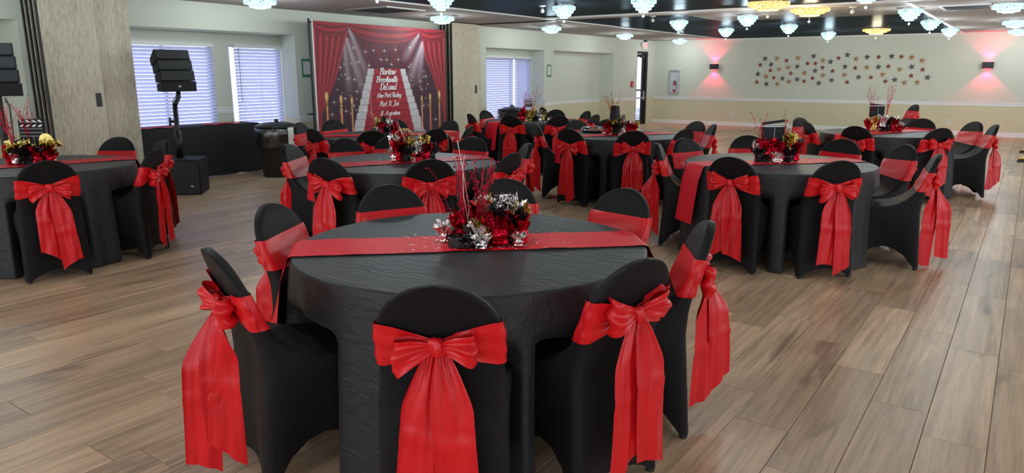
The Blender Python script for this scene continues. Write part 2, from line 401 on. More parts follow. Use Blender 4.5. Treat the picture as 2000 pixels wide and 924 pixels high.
trim(MB().box(XS, XR, YB - 0.05, YB, ZC - 0.02, ZC + 0.005))
trim(MB().box(XL + 0.02, XS - 0.03, 11.84, 11.90, ZC - 0.02, ZC), 'dark_frame')
# chair rails (three stepped fillets) and skirting
def rail(axis, c, a, b, z=0.80, out=1):
    mb = MB()
    for z0, z1, d in ((-0.075, 0.02, 0.012), (-0.05, -0.025, 0.02), (-0.005, 0.02, 0.03)):
        if axis == 'y': mb.box(c, c + d * out, a, b, z + z0, z + z1)
        else: mb.box(a, b, c - d, c, z + z0, z + z1)
    return trim(mb)
rail('x', YB, XL + 0.03, 5.0)
for a, b in ((7.56, 11.0), (14.79, 15.18), (18.32, 19.78)): rail('y', XL, a, b)
rail('y', RB, 0.5, 3.7, 0.80); rail('y', RB, 6.55, 6.83, 0.96); rail('y', RB2, 15.18, 18.32, 0.79)
struct('baseboard_back', MB().box(XL, 5, YB - 0.02, YB, 0, 0.115), 'white_trim', bevel=0.006)
for i, (a, b) in enumerate(((7.56, 12.51), (14.79, 15.18), (18.32, 19.78))):
    struct('baseboard_left' if i == 0 else 'baseboard_left_%d' % (i + 1), MB().box(XL, XL + 0.018, a, b, 0, 0.115), 'white_trim', bevel=0.006)

# windows
def window(n, xb, y0, y1, z0, z1, mull):
    mb = MB(); t = 0.04
    X0_, X1_ = xb - 0.09, xb - 0.04
    mb.box(X0_, X1_, y0, y0 + t, z0, z1).box(X0_, X1_, y1 - t, y1, z0, z1).box(X0_, X1_, y0 + t, y1 - t, z0, z0 + t).box(X0_, X1_, y0 + t, y1 - t, z1 - t, z1)
    for m_ in mull: mb.box(X0_, X1_, m_ - t / 2, m_ + t / 2, z0 + t, z1 - t)
    wo = struct('window_%d' % n, mb, 'aluminium')
    part('pane', MB().box(xb - 0.067, xb - 0.063, y0 + t, y1 - t, z0 + t, z1 - t), 'glass', wo)
window(1, RB, 5.05, 6.54, 0.12, 1.93, [5.8]); window(2, RB, 6.84, 7.79, 0.12, 1.93, []); window(3, RB2, 12.58, 14.76, 0.12, 1.86, [14.08])
def blind(xf, y0, y1, z0, z1, pitch, label, cords):
    t = thing('window_blind', label, 'blind', (xf, (y0 + y1) / 2, z0), 0, 'white slat blinds on the left windows')
    w_ = (y1 - y0)
    part('headrail', MB().box(-0.03, 0.03, -w_ / 2, w_ / 2, z1 - z0 - 0.05, z1 - z0), 'white_plastic', t)
    n = int((z1 - z0 - 0.07) / pitch)
    c, s_ = math.cos(R(57)), math.sin(R(57)); d = 0.026
    # curved slat, tilted nearly shut
    prof = [(-d, 0), (-d * .35, 0.004), (d * .35, 0.004), (d, 0)]
    prof = [(a * c - b_ * s_, a * s_ + b_ * c) for a, b_ in prof]
    P = [[(x, yy, z) for x, z in prof] for yy in (-w_ / 2 + .005, w_ / 2 - .005)]
    me = MB().grid(P).mesh('slat', 'slat', True)
    for k in range(n):
        link('slat', me, t, loc=(0, 0, z1 - z0 - 0.08 - k * pitch))
    cm_ = MB()
    for q in cords: cm_.tube([(0.034, (q - .5) * w_, 0.02), (0.034, (q - .5) * w_, z1 - z0 - 0.04)], 0.0022, 4)
    part('ladder_cord', cm_, 'white_plastic', t)
    part('bottom_rail', MB().box(-0.025, 0.025, -w_ / 2, w_ / 2, 0, 0.02), 'white_plastic', t)
    return t
blind(RB + 0.05, 4.98, 6.54, 0.14, 1.93, 0.0505, 'wide white slat blind behind the black speaker tower', (0.1, .5, .9))
tb = blind(RB + 0.05, 6.90, 7.77, 0.14, 1.93, 0.0505, 'narrow white slat blind above the first trash can, beside the backdrop', (0.12, .5, .88))
part('wand', MB().tube([(0.05, -.38, 0.9), (0.05, -.38, 1.74)], 0.004, 5), 'black_plastic', tb)
blind(RB2 + 0.05, 12.56, 14.06, 0.14, 1.88, 0.0505, 'wider slat blind in the far window recess, left of the bright seam', (0.15, .85))
blind(RB2 + 0.05, 14.10, 14.77, 0.14, 1.88, 0.0505, 'narrower slat blind in the far window recess, right of the bright seam', (0.2, .8))

# exit door at the end of the left wall
dm = MB(); xa, xb_ = -9.64, -9.59
dm.box(-9.86, XL - 0.002, 19.78, 19.81, 0, 2.13).box(-9.70, XL - 0.002, 20.40, 20.52, 0, 2.13).box(-9.70, XL - 0.002, 19.81, 20.40, 2.06, 2.13).box(-9.86, XL - 0.005, 19.81, 20.40, -0.003, 0.012)
door = struct('door_1', dm, 'dark_frame')
part('door_leaf', MB().box(xa, xb_, 19.82, 19.84, 0.02, 2.05).box(xa, xb_, 20.31, 20.395, 0.02, 2.05).box(xa, xb_, 19.84, 20.31, 1.97, 2.05).box(xa, xb_, 19.84, 20.31, 0.02, 0.12), 'dark_frame', door)
part('pane', MB().box(-9.618, -9.612, 19.84, 20.31, 0.12, 1.97), 'glass', door)
part('push_bar', MB().box(xb_, xb_ + 0.05, 19.84, 20.39, 0.76, 0.80).box(xb_, xb_ + 0.03, 20.34, 20.38, 0.70, 0.98), 'aluminium', door, bevel=0.005)
part('cross_bar', MB().box(xb_ - 0.02, xb_ + 0.012, 19.83, 20.32, 0.99, 1.03), 'dark_frame', door)
part('door_closer', MB().box(xb_, xb_ + 0.05, 20.05, 20.32, 1.95, 2.01), 'dark_frame', door, bevel=0.006)
struct('exterior_ground', MB().box(-16, -10.4, 10, 30, -0.2, -0.02), 'exterior_floor')
rl = thing('exterior_railing', 'pale metal railing outside the glass exit door', 'railing', (-11.2, 21.5, 0))
part('rail_bar', MB().box(-0.02, 0.02, -2.5, 2.5, 0.92, 0.97).box(-0.02, 0.02, -2.5, 2.5, 0.10, 0.14), 'exterior_paint', rl)
bm_ = MB().box(-0.008, 0.008, -0.008, 0.008, 0.0, 0.93).mesh('baluster', 'exterior_paint')
for k in range(42): link('baluster', bm_, rl, loc=(0, -2.46 + k * 0.12, -0.02 if k % 10 == 0 else 0.0))

# ------------------------------------------------------------------ folding partition stacks
def partition(loc, ln, gap, label, second):
    t = thing('folding_partition', label, 'partition', loc)
    H = 2.44
    part('panel', MB().box(-0.05, 0, 0, ln, 0.01, H), 'wallpaper', t)
    part('panel', MB().box(-0.19, -0.06, second[0], second[1], 0.01, H), 'wallpaper', t)
    for k in range(1, 4): part('panel', MB().box(-gap * k - 0.05, -gap * k, 0, ln * 0.98, 0.01, H), 'wallpaper', t)
    for k in range(4):
        part('edge_strip', MB().box(-gap * k - 0.042, -gap * k - 0.006, -0.016, -.001, 0.01, H), 'black_metal', t)
    part('pull_slot', MB().box(-0.002, 0.004, ln - 0.10, ln - 0.035, 1.10, 1.26), 'black_plastic', t)
    return t
partition((-9.12, 3.76, 0), 0.60, 0.115, 'folded wall panels with black edges at the left, papered in beige', (0.57, 1.03))
pt = partition((-9.20, 10.99, 0), 0.78, 0.085, 'folded wall panels with black edges just right of the red backdrop', (0.775, 0.95))

def lettering(txt, size, m, parent, mtx, shear=0.0, offset=0.0, space=1.0, extrude=0.0008):
    c = bpy.data.curves.new('lettering', 'FONT'); c.body = txt; c.size = size; c.align_x = 'CENTER'; c.align_y = 'CENTER'
    c.shear = shear; c.extrude = extrude; c.offset = offset; c.space_character = space; c.resolution_u = 4
    tmp = bpy.data.objects.new('tmp', c); COL.objects.link(tmp)
    dg = bpy.context.evaluated_depsgraph_get(); dg.update()
    me = bpy.data.meshes.new_from_object(tmp.evaluated_get(dg)); me.name = 'lettering'
    bpy.data.objects.remove(tmp); bpy.data.curves.remove(c)
    me.materials.clear(); me.materials.append(MATS[m])
    o = link('lettering', me, parent); o.matrix_local = mtx; return o
GLYPH = {  # brush strokes on a grid: x height 1, capitals 1.75; last number is the advance
 'a': ([[(.7, .85), (.4, 1), (.1, .6), (.15, .1), (.45, .05), (.7, .5), (.75, 1), (.7, .3), (.85, 0), (1.05, .25)]], 1.0),
 'r': ([[(.0, .95), (.12, .9), (.12, .0)], [(.13, .5), (.3, .92), (.52, 1.0), (.58, .82)]], .68),
 't': ([[(-.02, .25), (.25, 1), (.35, 1.6), (.22, .4), (.35, 0), (.6, .25)], [(.0, 1.08), (.58, 1.12)]], .55),
 'o': ([[(.45, 1), (.1, .7), (.15, .1), (.45, 0), (.72, .4), (.65, .85), (.42, .98), (.5, .75), (.95, .8)]], .85),
 'w': ([[(-.02, .7), (.12, 1), (.15, .3), (.3, 0), (.5, .4), (.55, .95), (.55, .3), (.7, 0), (.95, .4), (.95, 1), (1.15, .85)]], 1.1),
 'k': ([[(-.02, .2), (.35, 1.2), (.35, 1.75), (.18, 1.4), (.15, 0)], [(.18, .5), (.5, 1), (.6, .8), (.25, .5), (.5, .3), (.6, 0), (.85, .2)]], .78),
 's': ([[(-.05, .1), (.3, 1.1), (.35, .7), (.55, .3), (.35, -.02), (.08, .12), (.3, .15), (.75, .3)]], .65),
 'v': ([[(-.02, .75), (.12, 1), (.22, .2), (.32, 0), (.62, .8), (.6, 1.0), (.85, .85)]], .75),
 'i': ([[(-.02, .25), (.22, 1), (.2, .2), (.32, 0), (.52, .25)], [(.27, 1.38), (.31, 1.42)]], .46),
 'l': ([[(-.02, .25), (.35, 1.2), (.32, 1.75), (.18, 1.4), (.18, .2), (.32, 0), (.52, .25)]], .46),
 'e': ([[(-.02, .3), (.4, .55), (.5, .85), (.32, 1), (.1, .6), (.15, .1), (.4, 0), (.75, .3)]], .70),
 'n': ([[(-.02, .6), (.1, 1), (.12, 0), (.15, .55), (.45, 1), (.55, .8), (.52, .2), (.65, 0), (.85, .25)]], .80),
 'd': ([[(.65, .85), (.4, 1), (.1, .6), (.15, .1), (.42, .05), (.68, .6), (.82, 1.75), (.7, .4), (.82, 0), (1.05, .25)]], 1.0),
 'c': ([[(.6, .8), (.4, 1), (.1, .6), (.15, .1), (.42, 0), (.78, .3)]], .72),
 'h': ([[(-.02, .2), (.35, 1.2), (.35, 1.75), (.18, 1.4), (.13, 0), (.17, .5), (.45, 1), (.55, .8), (.52, .2), (.65, 0), (.85, .25)]], .80),
 'y': ([[(-.02, .75), (.1, 1), (.12, .3), (.3, .05), (.6, .6), (.65, 1), (.55, -.4), (.3, -.7), (.15, -.5), (.5, -.1), (.85, .25)]], .78),
 'u': ([[(-.02, .7), (.12, 1), (.12, .25), (.28, 0), (.55, .45), (.62, 1), (.58, .25), (.7, 0), (.9, .25)]], .85),
 'g': ([[(.65, .85), (.4, 1), (.1, .6), (.18, .1), (.5, .2), (.68, 1), (.6, -.4), (.35, -.7), (.2, -.5), (.5, -.1), (.9, .25)]], .82),
 '.': ([[(.12, .02), (.18, .06)]], .40), ' ': ([], .55),
 'B': ([[(.35, 1.6), (.25, .8), (.15, 0)], [(-.1, 1.3), (.1, 1.7), (.6, 1.78), (.95, 1.5), (.8, 1.1), (.35, .95), (.9, .85), (1.0, .4), (.7, .02), (.3, 0), (.0, .2)]], 1.08),
 'D': ([[(.4, 1.6), (.28, .8), (.2, .1)], [(-.1, 1.3), (.15, 1.72), (.7, 1.7), (1.15, 1.2), (1.05, .4), (.6, 0), (.15, .05), (.0, .25), (.3, .15)]], 1.25),
 'L': ([[(.0, 1.35), (.18, 1.7), (.34, 1.72), (.22, .8), (.1, .04)], [(.1, .06), (.5, .0), (.85, .16)]], .92),
 'N': ([[(-.1, .1), (.1, 0), (.25, .8), (.4, 1.7), (.6, .8), (.8, .0), (.95, .9), (1.1, 1.65), (1.3, 1.75)]], 1.2),
 'P': ([[(.4, 1.55), (.28, .8), (.12, -.05)], [(-.1, 1.3), (.12, 1.7), (.65, 1.78), (1.0, 1.45), (.85, .95), (.4, .8)]], .98),
 'R': ([[(.4, 1.55), (.28, .8), (.12, 0)], [(-.1, 1.3), (.12, 1.7), (.65, 1.78), (1.0, 1.45), (.8, 1.05), (.4, .9), (.7, .6), (.9, .05), (1.15, .2)]], 1.1),
 'S': ([[(1.0, 1.45), (.75, 1.75), (.4, 1.55), (.45, 1.15), (.8, .7), (.75, .2), (.4, 0), (.05, .25)]], .98),
 'J': ([[(.1, 1.4), (.35, 1.72), (1.1, 1.75)], [(.75, 1.72), (.65, .6), (.4, -.2), (.1, -.25), (.0, .1)]], 1.0),
 'A': ([[(-.1, .2), (.1, 0), (.45, .9), (.75, 1.72), (.8, .8), (.85, .05), (1.05, .2)], [(.25, .65), (.95, .7)]], 1.02)}
def brush_word(txt, u):
    mb = MB(); x0 = 0.0; sl = .30; zo = 0.0
    for ch in txt:
        strokes, adv = GLYPH[ch]
        for st in strokes:
            P = [np.array(p, float) for p in st]; P = [2 * P[0] - P[1]] + P + [2 * P[-1] - P[-2]]; C = []
            for k in range(1, len(P) - 2):
                for t in np.linspace(0, 1, 5, endpoint=False):
                    C.append(.5 * ((2 * P[k]) + (P[k + 1] - P[k - 1]) * t + (2 * P[k - 1] - 5 * P[k] + 4 * P[k + 1] - P[k + 2]) * t * t + (3 * P[k] - P[k - 1] - 3 * P[k + 1] + P[k + 2]) * t ** 3))
            C.append(P[-2]); rows = []
            for k, c in enumerate(C):
                d = C[min(k + 1, len(C) - 1)] - C[max(k - 1, 0)]; d = d / (np.hypot(*d) + 1e-9)
                wd = .075 + .075 * abs(d[1]) ** 2 * (1 if d[1] < 0 else .45); n = np.array([-d[1], d[0]]) * wd
                q = [c + n, c - n]; rows.append([((x0 + p[0] + sl * p[1]) * u, p[1] * u, 0.0) for p in q] )
            mb.grid([[(x, y, zo + .00005 * k) for x, y, _ in r] for k, r in enumerate(rows)]); zo = (zo + .0007) % .0028
        x0 += adv
    return mb.mesh('lettering', 'lettering')
# ------------------------------------------------------------------ backdrop banner
def backdrop():
    Wd, Hd = 3.05, 2.25
    root = thing('photo_backdrop', 'red curtain and staircase backdrop on a black pipe stand', 'backdrop', (-9.0, 7.48, 0))
    nu, nv = 330, 250
    u = np.linspace(0, 1, nu); vt = np.linspace(0, 1, nv); U, V = np.meshgrid(u, vt)   # V from the top
    C = np.zeros((nv, nu, 3))
    def setc(mask, c, a=1.0):
        m3 = (np.clip(mask, 0, 1) * a)[..., None]; C[:] = C * (1 - m3) + np.asarray(c, float) * m3
    base = np.array([0.032, 0.011, 0.026])
    C[:] = base
    mid = np.exp(-((U - .5) / .33) ** 2) * np.clip(1.0 - V / .75, 0, 1)
    fold = 0.55 + 0.45 * np.sin(U * 72 + 1.5 * np.sin(U * 19))
    setc(mid * (0.5 + 0.5 * fold), (0.20, 0.012, 0.028), 0.85)
    # spotlight beams
    def beam(u0, v0, u1, v1, w0, w1, a):
        d = np.array([u1 - u0, v1 - v0]); Lg = np.hypot(*d); d = d / Lg; n = np.array([-d[1], d[0]])
        s = (U - u0) * d[0] + (V - v0) * d[1]; q = (U - u0) * n[0] + (V - v0) * n[1]
        wdt = w0 + (w1 - w0) * np.clip(s / Lg, 0, 1)
        return np.exp(-(q / wdt) ** 2) * np.clip(1 - s / Lg, 0, 1) ** .7 * (s > 0) * a
    for b_ in ((.237, .03, .37, .43, .012, .03, .65), (.214, .10, .33, .52, .012, .035, .7), (.198, .14, .225, .50, .01, .03, .55), (.778, .03, .63, .26, .012, .03, .6), (.806, .10, .675, .42, .012, .035, .75), (.811, .12, .75, .45, .01, .03, .5)):
        setc(beam(*b_), (0.62, 0.50, 0.56))
    # stars
    rs = random.Random(11)
    st = [(0.261, 0.167), (0.344, 0.193), (0.404, 0.181), (0.488, 0.181), (0.575, 0.17), (0.691, 0.15), (0.46, 0.245), (0.504, 0.246), (0.595, 0.242), (0.54, 0.279), (0.368, 0.289), (0.164, 0.306), (0.213, 0.384), (0.259, 0.389), (0.272, 0.474), (0.188, 0.522), (0.11, 0.545), (0.19, 0.61), (0.245, 0.574), (0.092, 0.629), (0.823, 0.367), (0.783, 0.471), (0.68, 0.295), (0.901, 0.715), (0.775, 0.407), (0.798, 0.599), (0.294, 0.263)]
    st += [(rs.uniform(.13, .34), rs.uniform(.25, .7)) for _ in range(26)] + [(rs.uniform(.68, .84), rs.uniform(.25, .7)) for _ in range(18)]
    for i, (a, b) in enumerate(st):
        k = 1.0 if i < 27 else rs.uniform(.25, .55)
        dx, dy = np.abs(U - a) * Wd, np.abs(V - b) * Hd
        s = np.exp(-dx / (.022 * k) - dy / (.004)) + np.exp(-dy / (.022 * k) - dx / (.004)) + np.exp(-(dx ** 2 + dy ** 2) / (.008 * k) ** 2)
        setc(s, (0.85, 0.80, 0.84))
    # stairs
    tv = np.clip((V - .31) / .69, 0, 1)
    step = np.floor(tv * 13) / 13; fr = tv * 13 - np.floor(tv * 13)
    wl_ = .357 - .195 * step - .008 * fr; cl = .403 - .148 * step - .006 * fr; cr_ = .608 + .150 * step + .006 * fr; wr = .647 + .220 * step + .008 * fr
    on = V > .31
    setc(on & (U > wl_) & (U < wr), (0.60, 0.58, 0.60)); setc(on & (U > wl_) & (U < wr) & (fr > .86), (0.36, 0.35, 0.39), .7)
    setc(on & (U > cl) & (U < cr_), (0.36, 0.014, 0.03)); setc(on & (U > cl) & (U < cr_) & (fr > .8), (0.20, 0.006, 0.018), .8)
    # side curtains
    lb = np.interp(V, [0, .02, .12, .26, .40, .51, .63, .74, 1], [.245, .238, .209, .169, .125, .073, .026, .025, .06])
    rb = np.interp(V, [0, .02, .085, .21, .36, .48, .57, .75, 1], [.765, .767, .80, .821, .878, .915, .955, .983, .965])
    fl = .5 + .5 * np.sin(U / np.maximum(lb, .02) * 33 + 1.0); fr2 = .5 + .5 * np.sin((1 - U) / np.maximum(1 - rb, .02) * 27)
    def cloth(mask, f):
        setc(mask, (0.30, 0.014, 0.026)); setc(mask * (f < .35), (0.115, 0.006, 0.016), .8); setc(mask * (f > .85), (0.46, 0.035, 0.05), .8)
    cloth((U < lb) * 1.0, fl); cloth((U > rb) * 1.0, fr2)
    # swags
    for a, b, dep in ((.0, .238, .085), (.237, .772, .115), (.767, 1.0, .09)):
        q = np.clip((U - a) / (b - a), 0, 1); edge = dep * (1 - (2 * q - 1) ** 2) ** .5 + .012
        m_ = ((U >= a) & (U <= b) & (V < edge)) * 1.0
        f = .5 + .5 * np.sin(V / np.maximum(edge, .01) * 14)
        cloth(m_, f * .8 + .1); setc(((U >= a) & (U <= b) & (np.abs(V - edge) < .005)) * 1.0, (0.10, 0.005, 0.015), .7)
    # stanchions and rope
    for i, (a, b, k) in enumerate(((.062, .475, 1.0), (.158, .497, .95), (.233, .514, .8), (.782, .522, .7), (.856, .508, .85), (.938, .487, 1.0))):
        gold = (0.62, 0.36, 0.10)
        dx = np.abs(U - a) * Wd; dv = (V - b) * Hd
        setc((dx < .011 * k) & (dv > .22 * k), gold); setc((dx < .004 * k) & (dv > .22 * k), (0.85, 0.62, 0.30))
        head = (dx / (.036 * k * np.clip(1.15 - dv / (.2 * k) * .6, .4, 1))) ** 2 + ((dv - .075 * k) / (.085 * k)) ** 2 < 1
        setc(head, gold); setc(((dx + .006) / (.014 * k)) ** 2 + ((dv - .06 * k) / (.05 * k)) ** 2 < 1, (0.86, 0.66, 0.36))
        for z_ in (.17, .20, .235): setc((dx < (.03 if z_ != .20 else .022) * k) & (np.abs(dv - z_ * k) < .008), gold)
        setc((np.abs(dx - .022 * k - .03 * np.clip(dv - .26 * k, 0, .5)) < .006) & (dv > .25 * k), (0.42, 0.03, 0.035))
    P = []
    for j in range(nv):
        P.append([(0.004 * math.sin(u[i] * 21) * (1 - .5 * vt[j]), u[i] * Wd, Hd * (1 - vt[j]) + 0.02) for i in range(nu)])
    mb = MB().grid(P); me = mb.mesh('printed_cloth', None, True)
    a = me.color_attributes.new('print', 'FLOAT_COLOR', 'POINT')
    a.data.foreach_set('color', np.concatenate([C.reshape(-1, 3), np.ones((nu * nv, 1))], 1).ravel())
    m = bpy.data.materials.new('printed_cloth'); nt, N, L, b = nodes_of(m); b.inputs['Roughness'].default_value = 0.6
    an = N.new('ShaderNodeAttribute'); an.attribute_name = 'print'; L.new(an.outputs['Color'], b.inputs['Base Color'])
    me.materials.append(m); link('printed_cloth', me, root)
    part('cloth_back', MB().box(-0.012, -0.008, 0, Wd, 0.02, Hd + 0.02), 'white_plastic', root)
    part('stand_pole', MB().tube([(-0.03, -0.05, 0.0), (-0.03, -0.05, Hd + 0.05)], 0.018, 8), 'black_metal', root)
    part('stand_pole', MB().tube([(-0.03, Wd + 0.04, 0.0), (-0.03, Wd + 0.04, Hd + 0.03)], 0.018, 8), 'black_metal', root)
    part('cross_pole', MB().tube([(-0.035, -0.05, Hd + 0.0), (-0.035, Wd + 0.04, Hd + 0.0)], 0.014, 8), 'black_metal', root)
    part('clamp_knob', MB().tube([(-0.03, -0.16, 0.88), (-0.03, -0.05, 0.88)], 0.014, 6), 'black_metal', root)
    part('white_hem', MB().box(-0.006, 0.003, -0.02, 0.0, 0.02, Hd + 0.02), 'white_plastic', root)
    for txt, uu, vv, sz, wd_ in (('Bartow', .506, .333, .150, .40), ('Brooksville', .497, .391, .145, .52), ('DeLand', .506, .446, .150, .42), ('New Port Richey', .509, .508, .112, .60), ('Port St. Joe', .508, .572, .120, .47), ('St. Augustine', .510, .642, .112, .50)):
        lo = link('lettering', brush_word(txt, sz * .40), root); xs = [v.co.x for v in lo.data.vertices]; k = wd_ / (max(xs) - min(xs)); mid = (max(xs) + min(xs)) / 2
        lo.matrix_local = Matrix(((0, 0, 1, 0.0085), (k, 0, 0, uu * Wd - mid * k), (0, 1, 0, Hd * (1 - vv) + 0.02 - sz * .30), (0, 0, 0, 1)))
    return root
backdrop()

# ------------------------------------------------------------------ chairs
def chair_profile():
    per = []   # (ux, uy, kx, ky)
    nb, ns = 9, 7
    for i in range(nb): per.append((-1 + 2 * i / (nb - 1), -1, 0, -1))
    for a in (-67, -45, -22): per.append((1, -1, math.cos(R(a)), math.sin(R(a))))
    for i in range(ns): per.append((1, -1 + 2 * i / (ns - 1), 1, 0))
    for a in (22, 45, 67): per.append((1, 1, math.cos(R(a)), math.sin(R(a))))
    for i in range(nb): per.append((1 - 2 * i / (nb - 1), 1, 0, 1))
    for a in (113, 135, 158): per.append((-1, 1, math.cos(R(a)), math.sin(R(a))))
    for i in range(ns): per.append((-1, 1 - 2 * i / (ns - 1), -1, 0))
    for a in (202, 225, 247): per.append((-1, -1, math.cos(R(a)), math.sin(R(a))))
    return per
PER = chair_profile()
ZTOP = 0.89
def y_rear(z): return float(np.interp(z, [0, .45, .55, .65, .75, .82, .89], [-.035, -.002, -.010, -.030, -.060, -.086, -.118]))
def y_front(z): return float(np.interp(z, [0, .42, .44, .458, .468, .478, .49, .515, .555, .61, .68, .75, .82, .86, .89], [.462, .47, .465, .44, .38, .30, .22, .145, .085, .04, .008, -.018, -.046, -.064, -.086]))
def halfw(z):
    if z <= .70: return float(np.interp(z, [0, .44, .55, .70], [.218, .208, .198, .196]))
    q = min(1.0, (z - .70) / (ZTOP - .70)); return max(.004, .196 * (1 - q ** 2.3) ** .5)
def ring_pt(i, z, off=0.0):
    ux, uy, kx, ky = PER[i]
    yr, yf = y_rear(z) - off, y_front(z) + off
    wd = halfw(z) + off; h = (yf - yr) / 2; cy = (yf + yr) / 2
    rc = min(.035, .8 * h, .9 * wd)
    return (ux * (wd - rc) + kx * rc, cy + uy * (h - rc) + ky * rc)
def chair_cover():
    P = []
    for s in (0, .06, .16, .3, .48, .66, .84, 1.0):
        row = []
        for i, (ux, uy, kx, ky) in enumerate(PER):
            side = abs(kx) == 1 and ky == 0; fb = abs(ky) == 1 and kx == 0
            b_ = (1 - uy * uy) if side else ((1 - ux * ux) if fb else 0.0)
            hem = 0.016 + (0.15 * b_ ** .8 if side else ((0.055 if uy < 0 else 0.09) * b_ ** .8 if fb else 0))
            z = hem + (.44 - hem) * s
            x, y = ring_pt(i, z)
            t = (1 - s) ** 1.3 * b_
            if side: x -= kx * .045 * t
            elif fb: y -= ky * .03 * t
            row.append((x, y, z))
        P.append(row)
    for z in (.452, .462, .470, .479, .49, .51, .54, .58, .62, .66, .70, .73, .76, .785, .81, .832, .85, .865, .876, .884, .889):
        P.append([(*ring_pt(i, z), z) for i in range(len(PER))])
    mb = MB().grid(P, True)
    n = len(PER); k = len(P) - 1
    mb.f.append(tuple(k * n + i for i in range(n)))
    return mb.mesh('chair_cover', 'spandex', True)
def sash_band(seed):
    rs = random.Random(seed); ph = rs.uniform(0, 6); P = []
    nvv = 14
    dz0, dz1 = rs.uniform(-.01, .01), rs.uniform(-.01, .01)
    kx0 = rs.uniform(-.02, .02)
    for k in range(nvv + 1):
        v = k / nvv; row = []
        for i, (ux, uy, kx, ky) in enumerate(PER):
            zl, zh = .612 + dz0 * ux, .762 + dz1 * ux
            off = .005
            if uy == -1:
                q = 1 - min(1, abs(ux - kx0)); q = q ** 1.25
                zl += (.668 - zl) * q; zh += (.704 - zh) * q
                off += .004 + .007 * q + .0085 * math.sin(v * 15 + ph + ux * 2.5) * (.22 + q)
            else:
                off += .0015 * math.sin(v * 9 + ph + ux * 2)
            z = zl + (zh - zl) * v
            row.append((*ring_pt(i, z, off), z))
        P.append(row)
    return MB().grid(P, True).mesh('sash', 'satin', True)
YK = y_rear(.686) - .022
def bow_loop(side, seed):
    rs = random.Random(seed * 7 + side); nu, nv = 19, 15
    Lh = rs.uniform(.110, .140); D = rs.uniform(.024, .036); H = rs.uniform(.054, .070); tilt = rs.uniform(-.25, .35); ph = rs.uniform(0, 6)
    P = []
    for a in range(nu):
        u = a / (nu - 1); lat = Lh * math.sin(PI * u) ** .85; out = D * math.sin(2 * PI * u); hw = .013 + (H - .013) * math.sin(PI * u) ** .8
        row = []
        for b in range(nv):
            v = -1 + 2 * b / (nv - 1)
            o = out + .009 * math.sin(v * 5.3 + ph + u * 5) * math.sin(PI * u) ** .5 + .010 * (1 - abs(v)) * math.sin(PI * u) + .006 * math.sin(v * 9 + ph * 2) * (1 - .6 * math.sin(PI * u))
            x = lat * (1 - .10 * v * v) + .004 * math.sin(v * 7 + ph)
            z = v * hw + tilt * lat - .02 * math.sin(PI * u) + .006 * math.sin(u * 9 + ph)
            row.append((side * (x + .006), YK - .022 - o, .690 + z))
        P.append(row)
    return MB().grid(P).mesh('bow_loop', 'satin', True)
def bow_knot(seed):
    rs = random.Random(seed); P = []
    for a in range(9):
        th = PI * a / 8; row = []
        for b in range(26):
            ph = 2 * PI * b / 26; r = .025 * math.sin(th) ** .45 * (1 + .13 * math.sin(4 * ph + seed + 1.6 * math.cos(th)) + .07 * math.sin(7 * ph + 2 * seed))
            row.append((r * math.cos(ph) * 1.0 + .006 * math.cos(th), YK - .022 + r * math.sin(ph) * .8, .690 - .032 * math.cos(th)))
        P.append(row)
    return MB().grid(P, True).mesh('bow_knot', 'satin', True)
def sash_tail(side, seed, twist=0.0, zend=None):
    rs = random.Random(seed * 13 + side * 5); nu, nv = 26, 17
    zb = rs.uniform(.07, .22) if zend is None else zend; drift = rs.uniform(.0, .055); W = rs.uniform(.060, .078); ph = rs.uniform(0, 6); cut = rs.uniform(-.05, .05); cre = rs.uniform(.45, .6)
    P = []
    for a in range(nu):
        u = a / (nu - 1); row = []
        z0 = .680 - (.680 - zb) * u
        hw = .012 + (W - .012) * min(1, u / .30) ** .65
        cx = side * (.014 + .018 * min(1, u / .3) + drift * u)
        yb = YK - .016 - .020 * math.sin(min(1, u / .5) * PI / 2) - .012 * u + (.010 if side < 0 else 0)
        for b in range(nv):
            v = -1 + 2 * b / (nv - 1)
            pleat = .017 * math.exp(-u * 3.2) * math.sin(v * 8 + ph) + .005 * math.sin(v * 11 + ph * 1.7 + u * 2) * math.exp(-u * 1.2) + .012 * math.sin(v * 1.9 + ph) * (.35 + .65 * u) + .004 * math.sin(v * 5 + u * 6 + ph)
            crease = -.006 * math.exp(-((u - cre) / .025) ** 2)
            px, py = cx + v * hw, yb - abs(pleat) + crease
            if twist:
                tw = twist * min(1, u / .35); dx = px; dy = py - yb
                px, py = dx * math.cos(tw) - dy * math.sin(tw), yb + dx * math.sin(tw) + dy * math.cos(tw) - abs(math.sin(tw)) * W * .55
            row.append((px, py, z0 + cut * v * u ** 3 + .010 * math.sin(v * 2 + ph) * u))
        P.append(row)
    return MB().grid(P).mesh('sash_tail', 'satin', True)
COVER = chair_cover()
FOOT = MB().lathe([(.016, 0), (.018, .004), (.016, .03)], 10).mesh('foot', 'black_plastic')
KITS = []
for sd in range(1, 8):
    KITS.append(dict(band=sash_band(sd), loops=[bow_loop(-1, sd), bow_loop(1, sd)], knot=bow_knot(sd), tails=[sash_tail(-1, sd), sash_tail(1, sd)]))
for sd, tw, ze in ((8, R(62), .06), (9, R(-45), .10), (10, R(-50), .02)):
    KITS.append(dict(band=sash_band(sd), loops=[bow_loop(-1, sd), bow_loop(1, sd)], knot=bow_knot(sd), tails=[sash_tail(-1, sd, tw, ze), sash_tail(1, sd, tw, ze + .05)]))
GROUP_CH = 'covered banquet chairs around the round tables'
